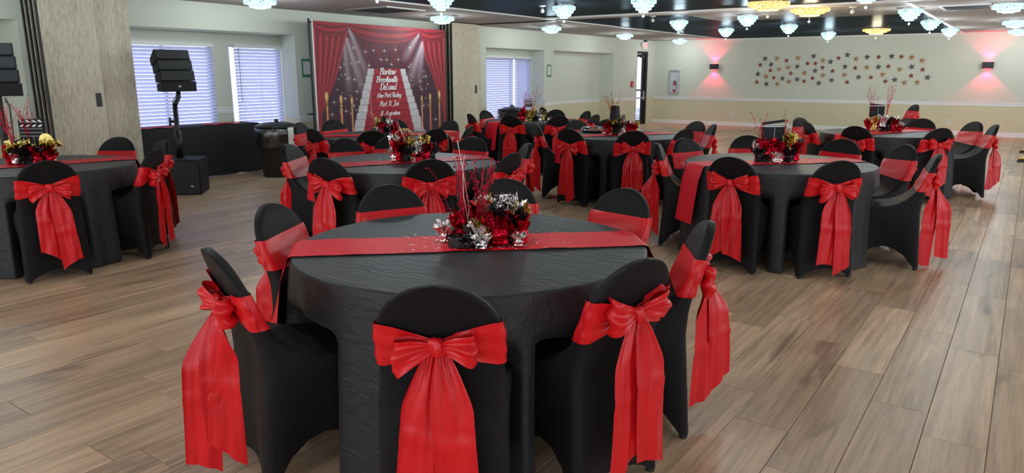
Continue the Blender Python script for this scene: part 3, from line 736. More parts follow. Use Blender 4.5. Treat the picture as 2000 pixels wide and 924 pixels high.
def chair(x, y, rz, label, kit, feet=True):
    t = thing('banquet_chair', label, 'chair', (x, y, 0), rz, GROUP_CH)
    link('chair_cover', COVER, t)
    K = KITS[kit % len(KITS)]
    s_ = link('sash', K['band'], t)
    for m in K['loops']: link('bow_loop', m, s_)
    link('bow_knot', K['knot'], s_)
    for m in K['tails']: link('sash_tail', m, s_)
    if feet:
        for fx, fy in ((-.192, -.012), (.192, -.012), (-.192, .435), (.192, .435)): link('foot', FOOT, t, loc=(fx, fy, 0))
    return t

TABLES = {
 'near': ((-1.933, 2.414), 43, 'the large front table', [(-57, 1.09), (-109, 1.10), (-160, 1.02), (156, 1.02), (118, 1.12), (78, 1.10), (-16, 1.0), (27, 1.03)],
   ['black chair with big red bow, front and centre, its back to us', 'chair seen side on at the lower left, red tails hanging free', 'chair whose bow peeks out left of the front table, behind the side-on chair', 'chair on the far side of the front table, left of the tall foil centerpiece', 'chair on the far side of the front table, behind the foil centerpiece', 'chair at the front table\'s right end facing us, red band sloping', 'chair with its back turned, right of the big central bow', 'chair seen side on at the front table\'s right, bow sticking out']),
 'mid': ((-4.272, 4.466), 62, 'the table behind the front one', [(-84, 1.0), (-154, 1.08), (-36, 1.0), (167, 1.08), (140, 1.16), (96, 1.08), (6, 1.06), (51, 1.10)],
   ['bowed chair just beyond the front table\'s left end, back to us', 'chair seen side on behind the front table\'s left, leaning away left', 'bowed chair directly behind the front table\'s red star sprays', 'red banded chair facing us behind the second table\'s left rim', 'red banded chair facing us, half hidden by the second table\'s foil', 'red banded chair facing us at the second table\'s far right', 'chair with back turned at the second table\'s right side, red wrapped', 'chair seen side on at the second table\'s right, beyond its neighbour']),
 'right': ((-1.678, 6.269), 47, 'the right middle table', [(-95, 1.0), (-50, 1.0), (-164, 1.04), (161, 1.06), (120, 1.18), (76, 1.18), (44, 1.20), (7, 1.18)],
   ['bowed chair at the right middle table beside the hanging runner end', 'bowed chair with two even tails at the right middle table', 'chair seen side on at the left of the right middle table', 'red banded chair facing us beyond the right middle table\'s left rim', 'red banded chair facing us behind the right middle table\'s clapperboard', 'red banded chair facing us at the right middle table, beyond its runner', 'chair half turned at the right middle table\'s right, wide red band', 'chair side on with long red tails reaching the floor, right middle table']),
 'star': ((-1.47, 10.294), 65, 'the table nearest the star wall', [(-100, 1.0), (-47, 1.02), (-148, 1.0), (160, 1.26), (76, 1.22), (42, 1.26), (15, 1.22)],
   ['bowed chair at the table nearest the star wall, beside its runner end', 'bowed chair at the right of the table nearest the star wall', 'bowed chair at the left end of the table nearest the star wall', 'red banded chair half hidden behind the leftmost bow at the star wall table', 'red banded chair facing us beyond the star wall table', 'chair half turned with wide red band at the star wall table\'s right', 'chair side on with hanging tails, rightmost chair of all']),
 'tray': ((-4.062, 8.009), 58, 'the table with the food tray', [(-98, 1.02), (-55, 1.06), (-144, 1.03), (154, 1.0), (126, 1.0), (-14, 1.0), (62, 1.24), (34, 1.16)],
   ['bowed chair with one long tail at the food tray table', 'bowed chair directly below the food tray table\'s tall black cup', 'chair side on at the left of the food tray table', 'dark chair top just behind the food tray', 'red banded chair behind the food tray table, near the exit door side', 'chair with back half turned at the right end of the food tray table', 'bowed chair beyond the right rim of the food tray table', 'chair side on at the far right of the food tray table']),
 'stage': ((-6.372, 6.315), 52, 'the table before the backdrop', [(-53, 1.02), (-11, 1.02), (-158, 1.18), (-98, 1.02), (172, 1.18), (128, 1.06), (81, 1.08), (22, 1.10)],
   ['bowed chair at the middle of the table before the red backdrop', 'bowed chair at the right of the table before the red backdrop', 'chair side on beside the first trash can, leftmost at the backdrop table', 'bowed chair at the left end of the table before the red backdrop', 'red banded chair against the backdrop\'s left curtain', 'red banded chair against the backdrop\'s printed staircase', 'red banded chair against the backdrop\'s right curtain', 'chair side on at the backdrop table\'s right end, leaning right']),
 'window': ((-6.45, 9.683), 70, 'the table by the far window', [(-76, 1.02), (-34, 1.02), (-121, 1.10), (180, 1.0), (145, 1.0), (100, 1.0), (59, 1.0), (1, 1.14)],
   ['bowed chair with long twin tails at the far window table', 'bowed chair at the right of the far window table', 'thin side-on chair at the left of the far window table', 'red banded chair against the folded panels, far window table', 'chair in front of the second trash can, far window table', 'red banded chair right of the far window table\'s gold foil', 'red banded chair before the plain alcove, at the far window table', 'chair with back turned, rightmost at the far window table']),
 'left': ((-6.62, 2.516), 75, 'the left edge table', [(-16, 1.04), (38, 1.04), (84, 1.10), (119, 1.16), (160, 1.18)],
   ['bowed chair with two long tails at the left edge table', 'chair with bow turned right, at the left edge table\'s right', 'chair mostly hidden behind its neighbour, beside the black subwoofer', 'red banded chair against the papered folding panels', 'chair cut by the left frame edge behind the foil centerpiece']),
}
KIT_FOR = {('near', 0): 0, ('near', 6): 2, ('near', 1): 7, ('near', 7): 8, ('right', 7): 9, ('right', 2): 7, ('mid', 1): 7, ('tray', 2): 7, ('stage', 2): 7, ('star', 6): 8, ('near', 2): 7, ('tray', 7): 8}
n_ = 0
for key, (c, ra, nm, seats, labels) in TABLES.items():
    for k, (a, rtop) in enumerate(seats):
        rt = rtop - 0.11; a_ = R(a)
        x, y = c[0] + rt * math.cos(a_), c[1] + rt * math.sin(a_)
        chair(x, y, a_ + PI / 2 + R(rng.uniform(-4, 4)), labels[k], KIT_FOR.get((key, k), n_ % 7), feet=key in ('near', 'mid', 'right', 'left'))
        n_ += 1
chair(-1.95, 16.6, math.atan2(-.58, -.82) - PI / 2, 'lone chair standing apart near the star wall, facing left', 3, False)

# ------------------------------------------------------------------ tables, cloths, runners
def smooth(a, b, x): t = np.clip((x - a) / (b - a), 0, 1); return t * t * (3 - 2 * t)
TR = 0.76
def cloth_mesh(seats, seed):
    rs = np.random.RandomState(seed); NT = 240
    th = np.linspace(0, 2 * PI, NT, endpoint=False)
    fold = sum(rs.uniform(.5, 1) / (1 + .12 * abs(n - 13)) * np.sin(n * th + rs.uniform(0, 6.28)) for n in (7, 9, 13, 16, 21, 27)); fold = fold / np.abs(fold).max()
    P = []
    for r in (.04, .2, .38, .55, .68, .735, .752): P.append([(r * math.cos(t), r * math.sin(t), .757) for t in th])
    for r, z in ((.757, .7565), (.761, .754), (.7635, .750), (.765, .743)): P.append([(r * math.cos(t), r * math.sin(t), z) for t in th])
    for z in (.72, .69, .65, .61, .575, .54, .505, .47, .42, .34, .25, .16, .08, .012):
        d = .757 - z
        rad = TR + .006 + d * .05 + .040 * np.clip(d / .45, 0, 1) ** .8 * fold
        for a, rtop in seats:
            dl = (th - R(a) + PI) % (2 * PI) - PI
            lat = np.abs(TR * np.sin(dl)) + (np.abs(dl) > PI / 2) * 9
            rin = (rtop - .11 - .475) / np.maximum(np.cos(dl), .5) - .03
            wgt = (1 - smooth(.185, .245, lat)) * smooth(.17, .27, d)
            rad = rad * (1 - wgt) + np.minimum(rad, rin) * wgt
        P.append([(rad[i] * math.cos(th[i]), rad[i] * math.sin(th[i]), z) for i in range(NT)])
    mb = MB().grid(P, True); mb.f.append(tuple(range(NT))[::-1])
    return mb.mesh('tablecloth', 'tablecloth', True)
TOP = MB().lathe([(.70, .715), (.752, .715), (.754, .735), (.752, .752), (.2, .752)], 48).mesh('tabletop', 'white_plastic')
LEG = MB().tube([(0, 0, 0), (0, 0, .715)], .016, 8).mesh('leg', 'black_metal')
def runner_mesh(hl, hr, seed):
    rs = random.Random(seed); ph = rs.uniform(0, 6); W = .150
    path = []
    n1 = 9
    for k in range(n1): path.append((-(.780 + .13 * hl * (1 - k / n1) + .012 * (k < n1 - 1)), .745 - hl * (1 - k / n1)))
    path += [(-.766, .757), (-.752, .7625)]
    for k in range(33): path.append((-.73 + 1.46 * k / 32, .7625))
    path += [(.752, .7625), (.766, .757)]
    for k in range(1, n1 + 1): path.append((.780 + .13 * hr * k / n1 + .012 * (k > 1), .745 - hr * k / n1))
    P = []
    for s, z in path:
        row = []
        for b in range(9):
            v = -1 + 2 * b / 8; y = v * W
            zz, ss = z, s
            flat = abs(s) < .75
            if flat: zz = z + .0018 * (1 + math.sin(s * 31 + ph + v * 2)) * (abs(math.sin(s * 7 + ph)) ** 3)
            else:
                edge = math.sqrt(max(.1, TR * TR - y * y)); ss = math.copysign(edge + (abs(s) - TR), s) if abs(s) < .9 else s
                ss += math.copysign(.006 * (1 + math.sin(v * 3 + ph)) + max(0, .757 - z) * (.085 if hl > .41 and hl < .45 else .0) * (v + 1), s)
            if abs(s) <= .75:
                lim = math.sqrt(TR * TR - y * y) - .008; ss = max(-lim, min(lim, s))
            row.append((ss, y, zz))
        P.append(row)
    return MB().grid(P).mesh('table_runner', 'satin_runner', True)
HANG = {'near': (.42, .22), 'mid': (.25, .25), 'right': (.46, .25), 'star': (.34, .25), 'tray': (.3, .3), 'stage': (.25, .25), 'window': (.4, .25), 'left': (.25, .28)}
CL_LAB = {'near': 'crinkled black cloth on the large front table', 'mid': 'black cloth on the second table, just behind the front one', 'right': 'black cloth on the right middle table, its red runner hanging in front', 'star': 'black cloth on the table nearest the star wall', 'tray': 'black cloth on the table that holds the food tray', 'stage': 'black cloth on the table right before the red backdrop', 'window': 'black cloth on the table by the far window blinds', 'left': 'black cloth on the table cut by the left frame edge'}
for i, (key, (c, ra, nm, seats, labels)) in enumerate(TABLES.items()):
    t = thing('round_table', 'round folding table hidden under ' + CL_LAB[key].split(',')[0].replace('crinkled ', '').replace('black cloth on ', 'the cloth of '), 'table', (c[0], c[1], 0), 0, 'round folding tables under black cloths')
    link('tabletop', TOP, t)
    for q in range(4): link('leg', LEG, t, loc=(.22 * math.cos(PI / 4 + q * PI / 2), .22 * math.sin(PI / 4 + q * PI / 2), 0))
    co = link('tablecloth', cloth_mesh(seats, i + 3), loc=(c[0], c[1], 0)); tag(co, CL_LAB[key], 'tablecloth', 'black round tablecloths')
    ro = link('table_runner', runner_mesh(*HANG[key], i + 20), loc=(c[0], c[1], 0), rot=(0, 0, R(ra)))
    tag(ro, 'red satin runner laid across ' + nm, 'table runner', 'red satin table runners')

# ------------------------------------------------------------------ centerpieces
def foil_mesh(seed, r, h, m):
    rs = random.Random(seed); mb = MB()
    for layer in range(2):
        n = 18; P = []; rot = rs.uniform(0, 6); k_ = 1 - .3 * layer
        amp = [rs.uniform(.55, 1.25) for _ in range(n)]
        for q, (rr, zz) in enumerate(((.22, 0), (.55, .12), (.42, .36), (.62, .62), (1.0, .95))):
            row = []
            for i in range(n):
                a = rot + 2 * PI * i / n + rs.uniform(-.1, .1)
                j = rs.uniform(.8, 1.22) * (amp[i] if q > 2 else 1)
                row.append((r * rr * j * k_ * math.cos(a), r * rr * j * k_ * math.sin(a), h * zz * (1.1 if layer else 1) * (rs.uniform(.75, 1.2) if q > 1 else 1)))
            P.append(row)
        mb.grid(P, True)
    # crumpled core
    bmx = bmesh.new(); bmesh.ops.create_icosphere(bmx, subdivisions=2, radius=1)
    v = [(p.co.x * r * .6 * rs.uniform(.8, 1.15), p.co.y * r * .6 * rs.uniform(.8, 1.15), max(0, h * .38 + p.co.z * h * .38 * rs.uniform(.85, 1.15))) for p in bmx.verts]
    f = [tuple(q.index for q in fc.verts) for fc in bmx.faces]; bmx.free(); mb.add(v, f)
    return mb.mesh('foil_tissue', 'foil_' + m, False)
def star_pts(mb, c, r, rs):
    a0 = rs.uniform(0, 6); n = Vector((rs.uniform(-1, 1), rs.uniform(-1, 1), rs.uniform(-1, 1))).normalized(); a = n.orthogonal().normalized(); b = n.cross(a)
    rim = []
    for k in range(10):
        q = r if k % 2 == 0 else r * .42; an = a0 + PI * k / 5; rim.append(tuple(Vector(c) + (a * math.cos(an) + b * math.sin(an)) * q))
    mb.add([tuple(Vector(c) + n * r * .3), tuple(Vector(c) - n * r * .3)] + rim, [(0, 2 + k, 2 + (k + 1) % 10) for k in range(10)] + [(1, 2 + (k + 1) % 10, 2 + k) for k in range(10)])
def spray(parent, x, y, z, seed, n, h, spread, lean=(0, 0), stars=True, m='wire_red', rad=.0014, curl=0.0):
    rs = random.Random(seed); st, be = MB(), MB()
    for k in range(n):
        a = rs.uniform(0, 2 * PI); sp = spread * rs.uniform(.2, 1); H = h * rs.uniform(.6, 1.05); pts = []
        for q in range(8):
            u = q / 7
            pts.append((x + lean[0] * u + sp * u ** 1.5 * math.cos(a) + .008 * math.sin(u * 9 + k) + curl * math.sin(u * 5 + k) * u, y + lean[1] * u + sp * u ** 1.5 * math.sin(a) + curl * math.cos(u * 5 + k) * u, z + H * u - curl * .8 * u ** 4))
        st.tube(pts, rad, 4)
        if stars:
            for q in range(2, 8):
                if rs.random() < .75:
                    p = Vector(pts[q]) + Vector((rs.uniform(-.012, .012), rs.uniform(-.012, .012), rs.uniform(-.01, .01))); star_pts(be, p, rs.uniform(.006, .011), rs)
    o = part('wire_spray', st, m, parent)
    if stars and be.v: part('star_beads', be, 'foil_red', o, kind='stuff')
    return o
def clapper(parent, x, y, z, w_, h_, rz, stripes, bar_gap=.02):
    o = link('clapperboard', MB().box(-w_ / 2, w_ / 2, -.006, .006, 0, h_).mesh('clapperboard', 'black_box'), parent, loc=(x, y, z), rot=(0, 0, rz))
    bar = MB().box(-w_ / 2, w_ / 2, -.006, .006, 0, .022).xform(Matrix.Translation((0, 0, h_ + .002)) @ Matrix.Translation((-w_ / 2, 0, 0)) @ Matrix.Rotation(-bar_gap, 4, 'Y') @ Matrix.Translation((w_ / 2, 0, 0)))
    part('clap_stick', bar, 'black_box', o)
    mb = MB()
    if stripes:
        for row in (0, 1):
            for k in range(4):
                xx = -w_ / 2 + w_ * (k + .35) / 4; zz = h_ - .034 if row else h_ + .004; sg = .010 if row else -.010
                mb.add([(xx - sg, -.0072, zz), (xx - sg + w_ * .12, -.0072, zz), (xx + sg + w_ * .12, -.0072, zz + .018), (xx + sg, -.0072, zz + .018)], [(0, 1, 2, 3)])
        for zz in (.35, .52, .70): mb.box(-w_ / 2 + .006, w_ / 2 - .006, -.0076, -.0066, h_ * zz, h_ * zz + .0022)
        mb.box(-.03, -.028, -.0076, -.0066, .0, h_ * .35).box(.012, .014, -.0076, -.0066, .0, h_ * .35)
    else:
        mb.box(-w_ / 2, w_ / 2, -.0072, -.0066, h_ - .012, h_ - .004); mb.box(w_ * .05, w_ * .05 + .002, -.0072, -.0066, 0, h_ - .02)
    part('white_stripes', mb, 'logo_white', o)
    return o
def reel(parent, x, y, z, r, rz, tilt, m='foil_gold'):
    mb = MB()
    def ringm(ro, ri, t, n=28):
        P = []
        for i in range(n):
            a = 2 * PI * i / n; c_, s_ = math.cos(a), math.sin(a)
            P.append([(ro * c_, -t, ro * s_), (ro * c_, t, ro * s_), (ri * c_, t, ri * s_), (ri * c_, -t, ri * s_)])
        P.append(P[0]); mb.grid(P, True)
    ringm(r, r * .86, .004); ringm(r * .25, r * .08, .004, 14)
    for k in range(5):
        a = 2 * PI * k / 5; mb.tube([(r * .2 * math.cos(a), 0, r * .2 * math.sin(a)), (r * .9 * math.cos(a), 0, r * .9 * math.sin(a))], .006, 5)
    return link('film_reel', mb.mesh('film_reel', m), parent, loc=(x, y, z), rot=(tilt, 0, rz))
CPR = R(35.3)
def centerpiece(loc, label, foils, tub=None):
    t = thing('centerpiece', label, 'centerpiece', (loc[0], loc[1], .766), CPR, 'foil centerpieces on the tables')
    for k, (x, y, r, h, m) in enumerate(foils):
        link('foil_tissue', foil_mesh(k * 17 + int(abs(loc[0] * 100)), r, h, m), t, loc=(x, y, 0))
    if tub: part('tub', MB().lathe([(tub[2] * .96, 0), (tub[2], .006), (tub[2], tub[3] - .004), (tub[2] * .93, tub[3]), (tub[2] * .9, tub[3] - .01)], 24), 'black_plastic', t, smooth=False, loc=(tub[0], tub[1], 0))
    return t
t = centerpiece((-1.89, 2.40), 'tall centerpiece of red star sprays and mixed foil on the front table',
    [(-.07, .03, .062, .135, 'red'), (-.02, .06, .055, .15, 'red'), (-.135, .02, .05, .09, 'silver'), (.02, -.01, .06, .11, 'gold'), (.05, .07, .075, .19, 'silver'), (.09, .10, .06, .15, 'gold'), (.0, -.05, .045, .10, 'silver'), (.10, -.03, .07, .13, 'red'), (.155, .06, .05, .17, 'silver'), (.19, .05, .055, .15, 'gold'), (.14, .02, .075, .15, 'black'), (.19, .0, .06, .11, 'red'), (.14, .09, .05, .18, 'silver'), (.02, -.09, .05, .055, 'silver'), (-.03, -.08, .04, .05, 'black'), (.18, -.05, .035, .06, 'silver'), (.07, .02, .05, .09, 'black'), (.0, .02, .04, .08, 'red')], (-.075, -.045, .048, .045))
spray(t, -.06, .0, .03, 5, 16, .36, .06, (-.0, .0)); spray(t, -.0, .01, .03, 6, 16, .34, .08, (.05, .0)); spray(t, -.05, 0, .03, 8, 3, .30, .03, (-.14, .0))
spray(t, -.045, -.02, .03, 7, 2, .50, .02, (0, 0), False, 'wire_pale', .0016, .035)
reel(t, .04, .08, .16, .055, .5, .2); reel(t, .085, .06, .165, .042, 1.3, .3, 'foil_black')
t = centerpiece((-4.23, 4.42), 'foil bundle with big gold reel ring on the second table',
    [(-.10, .0, .055, .10, 'silver'), (-.10, .03, .05, .20, 'silver'), (-.05, .0, .075, .16, 'red'), (.0, -.02, .07, .12, 'black'), (.03, .03, .05, .19, 'gold'), (-.02, .05, .05, .22, 'red'), (.10, .0, .055, .15, 'silver'), (.14, .04, .055, .20, 'gold'), (.17, .02, .06, .14, 'red'), (.20, .05, .075, .13, 'black'), (.11, -.03, .045, .07, 'red'), (.0, .05, .06, .10, 'black')])
reel(t, -.02, .07, .19, .085, .3, .1); spray(t, -.04, .03, .1, 15, 6, .34, .12, (-.06, .02), True); spray(t, .02, .0, .1, 16, 3, .30, .05, (-.05, 0), False, 'wire_pale', .0014, .03)
t = centerpiece((-1.69, 6.22), 'centerpiece with plain black clapperboard, red foil and gold bow on the right middle table',
    [(-.16, .02, .045, .16, 'silver'), (-.14, 0, .075, .11, 'black'), (-.08, .0, .085, .17, 'red'), (.0, .0, .08, .16, 'red'), (-.03, -.05, .06, .08, 'silver'), (.05, .02, .075, .15, 'red'), (.10, .0, .085, .11, 'black'), (.12, .03, .055, .22, 'gold'), (.08, .04, .05, .19, 'gold'), (.17, .02, .06, .15, 'red'), (.03, .04, .05, .15, 'gold'), (.01, -.06, .05, .055, 'silver'), (-.1, -.05, .05, .06, 'black')])
clapper(t, -.02, .06, .14, .19, .16, 0, False, .14); spray(t, -.12, .04, .10, 25, 9, .30, .09, (-.02, 0)); spray(t, .08, .05, .10, 26, 5, .34, .10, (.02, 0), True, 'wire_red', .0012); reel(t, .10, .05, .19, .05, .4, .2)
t = centerpiece((-1.53, 10.38), 'centerpiece with black clapperboard and red foil nearest the star wall',
    [(-.16, .0, .06, .14, 'red'), (-.12, -.03, .075, .17, 'gold'), (-.08, .0, .06, .13, 'red'), (-.02, .0, .06, .19, 'silver'), (.03, .0, .05, .17, 'silver'), (.08, .0, .07, .17, 'black'), (.14, .0, .075, .15, 'red'), (.19, .02, .055, .17, 'silver'), (.22, -.03, .06, .07, 'red'), (.24, 0, .05, .10, 'silver'), (.0, -.04, .06, .06, 'black')])
clapper(t, -.06, .04, .18, .19, .15, 0, False, -.12); spray(t, -.13, .04, .15, 35, 9, .42, .09); spray(t, .06, .04, .15, 36, 9, .42, .05, (.04, 0))
t = centerpiece((-4.10, 7.97), 'centerpiece with tall tapered black cup and red sprays beside the food tray',
    [(-.10, .0, .06, .12, 'red'), (-.14, -.03, .045, .06, 'silver'), (-.03, .0, .075, .16, 'gold'), (.0, .02, .06, .17, 'gold'), (.0, -.04, .085, .13, 'black'), (.09, .0, .07, .11, 'silver'), (.15, .03, .06, .15, 'silver'), (.17, .0, .07, .12, 'red'), (.23, .02, .06, .11, 'red'), (.26, .02, .04, .13, 'gold'), (.11, .05, .05, .14, 'red')])
part('tapered_cup', MB().lathe([(.075, .10), (.052, .33), (.055, .34), (.045, .33)], 4), 'black_box', t, loc=(-.01, .03, 0)); spray(t, -.03, .03, .22, 45, 10, .28, .16); spray(t, -.06, .03, .26, 46, 4, .22, .03, (-.06, 0)); reel(t, .09, .04, .19, .045, .8, .2, 'foil_black')
t = centerpiece((-6.15, 6.10), 'sparse foil and wire centerpiece against the printed staircase',
    [(-.11, .0, .06, .10, 'silver'), (-.09, .03, .06, .20, 'gold'), (-.04, .0, .06, .15, 'red'), (.0, .02, .06, .19, 'silver'), (.04, .0, .06, .18, 'silver'), (.08, .0, .065, .12, 'red'), (.02, -.02, .06, .10, 'black'), (.12, 0, .05, .14, 'red'), (-.02, .03, .05, .2, 'black')])
spray(t, -.06, .02, .12, 55, 9, .40, .20, (-.06, 0), True); spray(t, .02, .02, .12, 56, 7, .30, .16, (.05, 0)); spray(t, -.1, .02, .12, 57, 3, .36, .06, (-.12, 0), False, 'wire_pale', .0016, .03)
t = centerpiece((-6.22, 9.40), 'centerpiece with yellow foil and small striped clapperboard by the far window',
    [(-.20, .0, .07, .13, 'red'), (-.20, .0, .04, .20, 'red'), (-.10, .0, .06, .16, 'gold'), (-.04, .02, .06, .17, 'gold'), (-.10, -.03, .05, .08, 'gold'), (.0, -.03, .08, .08, 'black'), (.02, .0, .05, .13, 'silver'), (.06, -.01, .055, .17, 'silver'), (.06, -.04, .05, .08, 'silver'), (.12, .02, .06, .16, 'gold'), (.18, .03, .05, .10, 'black'), (.10, .03, .05, .19, 'black'), (.20, .0, .04, .07, 'silver')])
clapper(t, -.11, .05, .22, .10, .09, .2, True, .1); spray(t, -.18, .03, .15, 65, 12, .30, .09, (.02, 0)); spray(t, -.06, .03, .15, 66, 9, .38, .15, (.06, 0))
t = centerpiece((-6.64, 2.53), 'centerpiece with striped clapperboard and gold disc at the left frame edge',
    [(-.16, .0, .07, .13, 'red'), (-.12, .0, .075, .16, 'gold'), (-.02, .02, .08, .17, 'gold'), (-.09, -.05, .06, .09, 'silver'), (-.03, -.04, .08, .12, 'black'), (.04, -.03, .09, .13, 'black'), (.08, -.04, .075, .13, 'red'), (.16, .0, .06, .11, 'red'), (.15, .03, .07, .18, 'gold'), (.02, -.08, .06, .06, 'black'), (.08, .04, .07, .16, 'black'), (-.14, -.04, .05, .07, 'red')])
clapper(t, .0, .06, .16, .20, .17, 0, True, .06); spray(t, -.15, .04, .13, 75, 14, .38, .10, (-.06, 0)); spray(t, -.03, .06, .15, 76, 14, .38, .12, (.0, 0))
part('gold_disc', MB().lathe([(.058, -.004), (.06, 0), (.058, .004)], 28).xform(Matrix.Rotation(PI / 2, 4, 'X')), 'foil_gold', t, loc=(.115, .05, .185))

for i, (key, (c, ra, nm, seats, labels)) in enumerate(TABLES.items()):
    rs = random.Random(i + 90); mb = MB()
    for k in range(190 if key == 'near' else 150):
        s = rs.gauss(0, .20); q = rs.uniform(-.17, .17) if rs.random() < .9 else rs.uniform(-.24, .24)
        if key == 'near' and abs(s) < .06: s *= 3
        if abs(s) > .5: continue
        x, y = s * math.cos(R(ra)) - q * math.sin(R(ra)), s * math.sin(R(ra)) + q * math.cos(R(ra))
        r = rs.uniform(.004, .007); a = rs.uniform(0, 6); z = .769 + rs.uniform(0, .004)
        tl = rs.uniform(-.5, .5)
        mb.add([(x + r * math.cos(a + 2.1 * j), y + r * math.sin(a + 2.1 * j), z + r * tl * (j == 1)) for j in range(3)], [(0, 1, 2)])
    o = part('confetti', mb, 'confetti', loc=(c[0], c[1], 0), kind='stuff'); tag(o, 'tiny silver confetti scattered around the centerpiece on ' + nm, 'confetti')

# food tray
t = thing('food_tray', 'clear lidded food tray on a black cloth beside a foil centerpiece', 'tray', (-4.51, 8.15, .7635), CPR)
part('tray_base', MB().lathe([(.13, 0), (.16, .02), (.165, .022), (.13, .004)], 28), 'black_plastic', t, smooth=False)
mbf = MB(); rs = random.Random(4)
for k in range(26):
    a, r = rs.uniform(0, 6.28), rs.uniform(0, .105); bx, by = r * math.cos(a), r * math.sin(a); mbf.lathe([(.012, .006), (.022, .018), (.018, .034), (.006, .038)], 7, (bx, by, 0))
part('food_pieces', mbf, 'food', t, kind='stuff')
part('clear_lid', MB().lathe([(.162, .024), (.150, .055), (.11, .068), (.01, .07)], 28, cap=False), 'clear_film', t, smooth=True)

# ------------------------------------------------------------------ ceiling lights
def prism_ring(n, r, z0, z1, wd):
    mb = MB()
    for k in range(n):
        a = 2 * PI * k / n; M = Matrix.Rotation(a, 4, 'Z') @ Matrix.Translation((r, 0, 0))
        b = MB().box(-wd * .45, wd * .45, -wd / 2, wd / 2, z0 + .006, z1).v
        v = [tuple(M @ Vector(p)) for p in b] + [tuple(M @ Vector((0, 0, z0 - .004)))]
        mb.add(v, [(4, 5, 6, 7), (0, 1, 5, 4), (1, 2, 6, 5), (2, 3, 7, 6), (3, 0, 4, 7), (1, 0, 8), (2, 1, 8), (3, 2, 8), (0, 3, 8)])
    return mb
LIGHT_KIT = {}
def light_kit(kind):
    if kind in LIGHT_KIT: return LIGHT_KIT[kind]
    m = 'crystal_warm' if kind == 'warm' else 'crystal_cool'
    if kind == 'wide': rings = [(30, .19, -.085, -.035, .036), (22, .125, -.125, -.075, .034), (12, .06, -.14, -.10, .03)]; pr = .20; drop = None
    elif kind == 'tier': rings = [(26, .150, -.080, -.03, .036), (22, .122, -.12, -.075, .034), (16, .090, -.16, -.115, .032), (10, .050, -.19, -.155, .028)]; pr = .145; drop = -.235
    else: rings = [(40, .265, -.055, -.01, .038), (32, .20, -.085, -.045, .038), (24, .13, -.12, -.075, .036)]; pr = .21; drop = -.20
    out = [('ceiling_plate', MB().lathe([(pr, 0), (pr, -.022), (pr * .96, -.028)], 32).mesh('ceiling_plate', 'chrome'))]
    for q in rings: out.append(('crystal_tier', prism_ring(*q).mesh('crystal_tier', m)))
    if drop:
        out.append(('pendant_rod', MB().tube([(0, 0, -.02), (0, 0, drop + .02)], .002, 4).mesh('pendant_rod', 'chrome')))
        bmx = bmesh.new(); bmesh.ops.create_icosphere(bmx, subdivisions=1, radius=.018); bmesh.ops.translate(bmx, verts=bmx.verts, vec=(0, 0, drop)); me = bpy.data.meshes.new('crystal_drop'); bmx.to_mesh(me); bmx.free(); me.materials.append(MATS[m]); out.append(('crystal_drop', me))
    LIGHT_KIT[kind] = out; return out
GR_L = 'crystal ceiling lights'
def ceiling_light(x, y, kind, label, z=ZC):
    t = thing('chandelier', label, 'chandelier', (x, y, z), 0, GR_L)
    for n, me in light_kit(kind): link(n, me, t)
    ld = bpy.data.lights.new('bulb', 'POINT'); warm = kind == 'warm'
    ld.energy = WARM_W if warm else LAMP_W; ld.color = WARM_COL if warm else LAMP_COL; ld.shadow_soft_size = .10
    lo = bpy.data.objects.new('bulb', ld); COL.objects.link(lo); lo.parent = t; lo.location = (0, 0, -.30 if kind == 'tier' else -.22)
for y, l in ((6.15, 'nearest'), (9.80, 'second nearest'), (13.30, 'middle'), (16.70, 'second farthest'), (20.15, 'farthest')):
    ceiling_light(-8.42, y, 'wide', l + ' crystal light along the left wall ceiling')
for y, l in ((12.60, 'nearest'), (16.60, 'middle'), (20.0, 'farthest')):
    ceiling_light(-.42, y, 'wide', l + ' crystal light on the right sprayed ceiling')
ZP = ZC + .006
ceiling_light(-6.29, 7.3, 'tier', 'crystal light cut by the top frame edge above the backdrop', ZP)
ceiling_light(-5.70, 9.34, 'tier', 'crystal light in the near dark ceiling, left of its neighbour', ZP)
ceiling_light(-4.32, 9.08, 'tier', 'crystal light in the near dark ceiling, touching the top frame edge', ZP)
for x, y, l in ((-5.49, 13.06, 'left column of the far dark ceiling, nearest'), (-5.61, 15.96, 'left column of the far dark ceiling, farthest'),
                (-4.09, 12.65, 'middle column beyond the beam, nearest'), (-4.15, 15.45, 'middle column beyond the beam, second'), (-4.12, 18.76, 'middle column beyond the beam, farthest'),
                (-1.67, 12.80, 'right column beyond the beam, nearest'), (-1.69, 15.69, 'right column beyond the beam, second'), (-1.63, 18.70, 'right column beyond the beam, farthest')):
    ceiling_light(x, y, 'tier', 'cool crystal light, ' + l, ZP)
ceiling_light(-3.15, 10.6, 'warm', 'warm golden crystal light in front of the ceiling beam', ZP)
ceiling_light(-2.92, 11.95, 'warm', 'warm golden crystal light just beyond the ceiling beam', ZP)
ceiling_light(-3.0, 18.2, 'warm', 'warm golden crystal light above the wall stars', ZP)
for x, y, k, l in ((-8.42, 2.65, 'wide', 'over the left edge table'), (-5.70, 5.6, 'tier', 'over the second table'), (-4.2, 2.2, 'tier', 'left of the front table'), (-1.67, 9.3, 'tier', 'right side beyond the right middle table'),
                   (-1.67, 5.6, 'tier', 'over the right middle table'), (-1.67, 2.0, 'tier', 'over the front table'), (-.42, 8.6, 'wide', 'right ceiling, third row'), (-.42, 4.6, 'wide', 'right ceiling, second row'), (-4.2, -1.2, 'tier', 'behind the front table'), (1.8, 6.0, 'wide', 'far right')):
    ceiling_light(x, y, k, 'added crystal light out of the picture overhead, ' + l)  # unseen lights, added because the foreground came out too dark
DROP = None
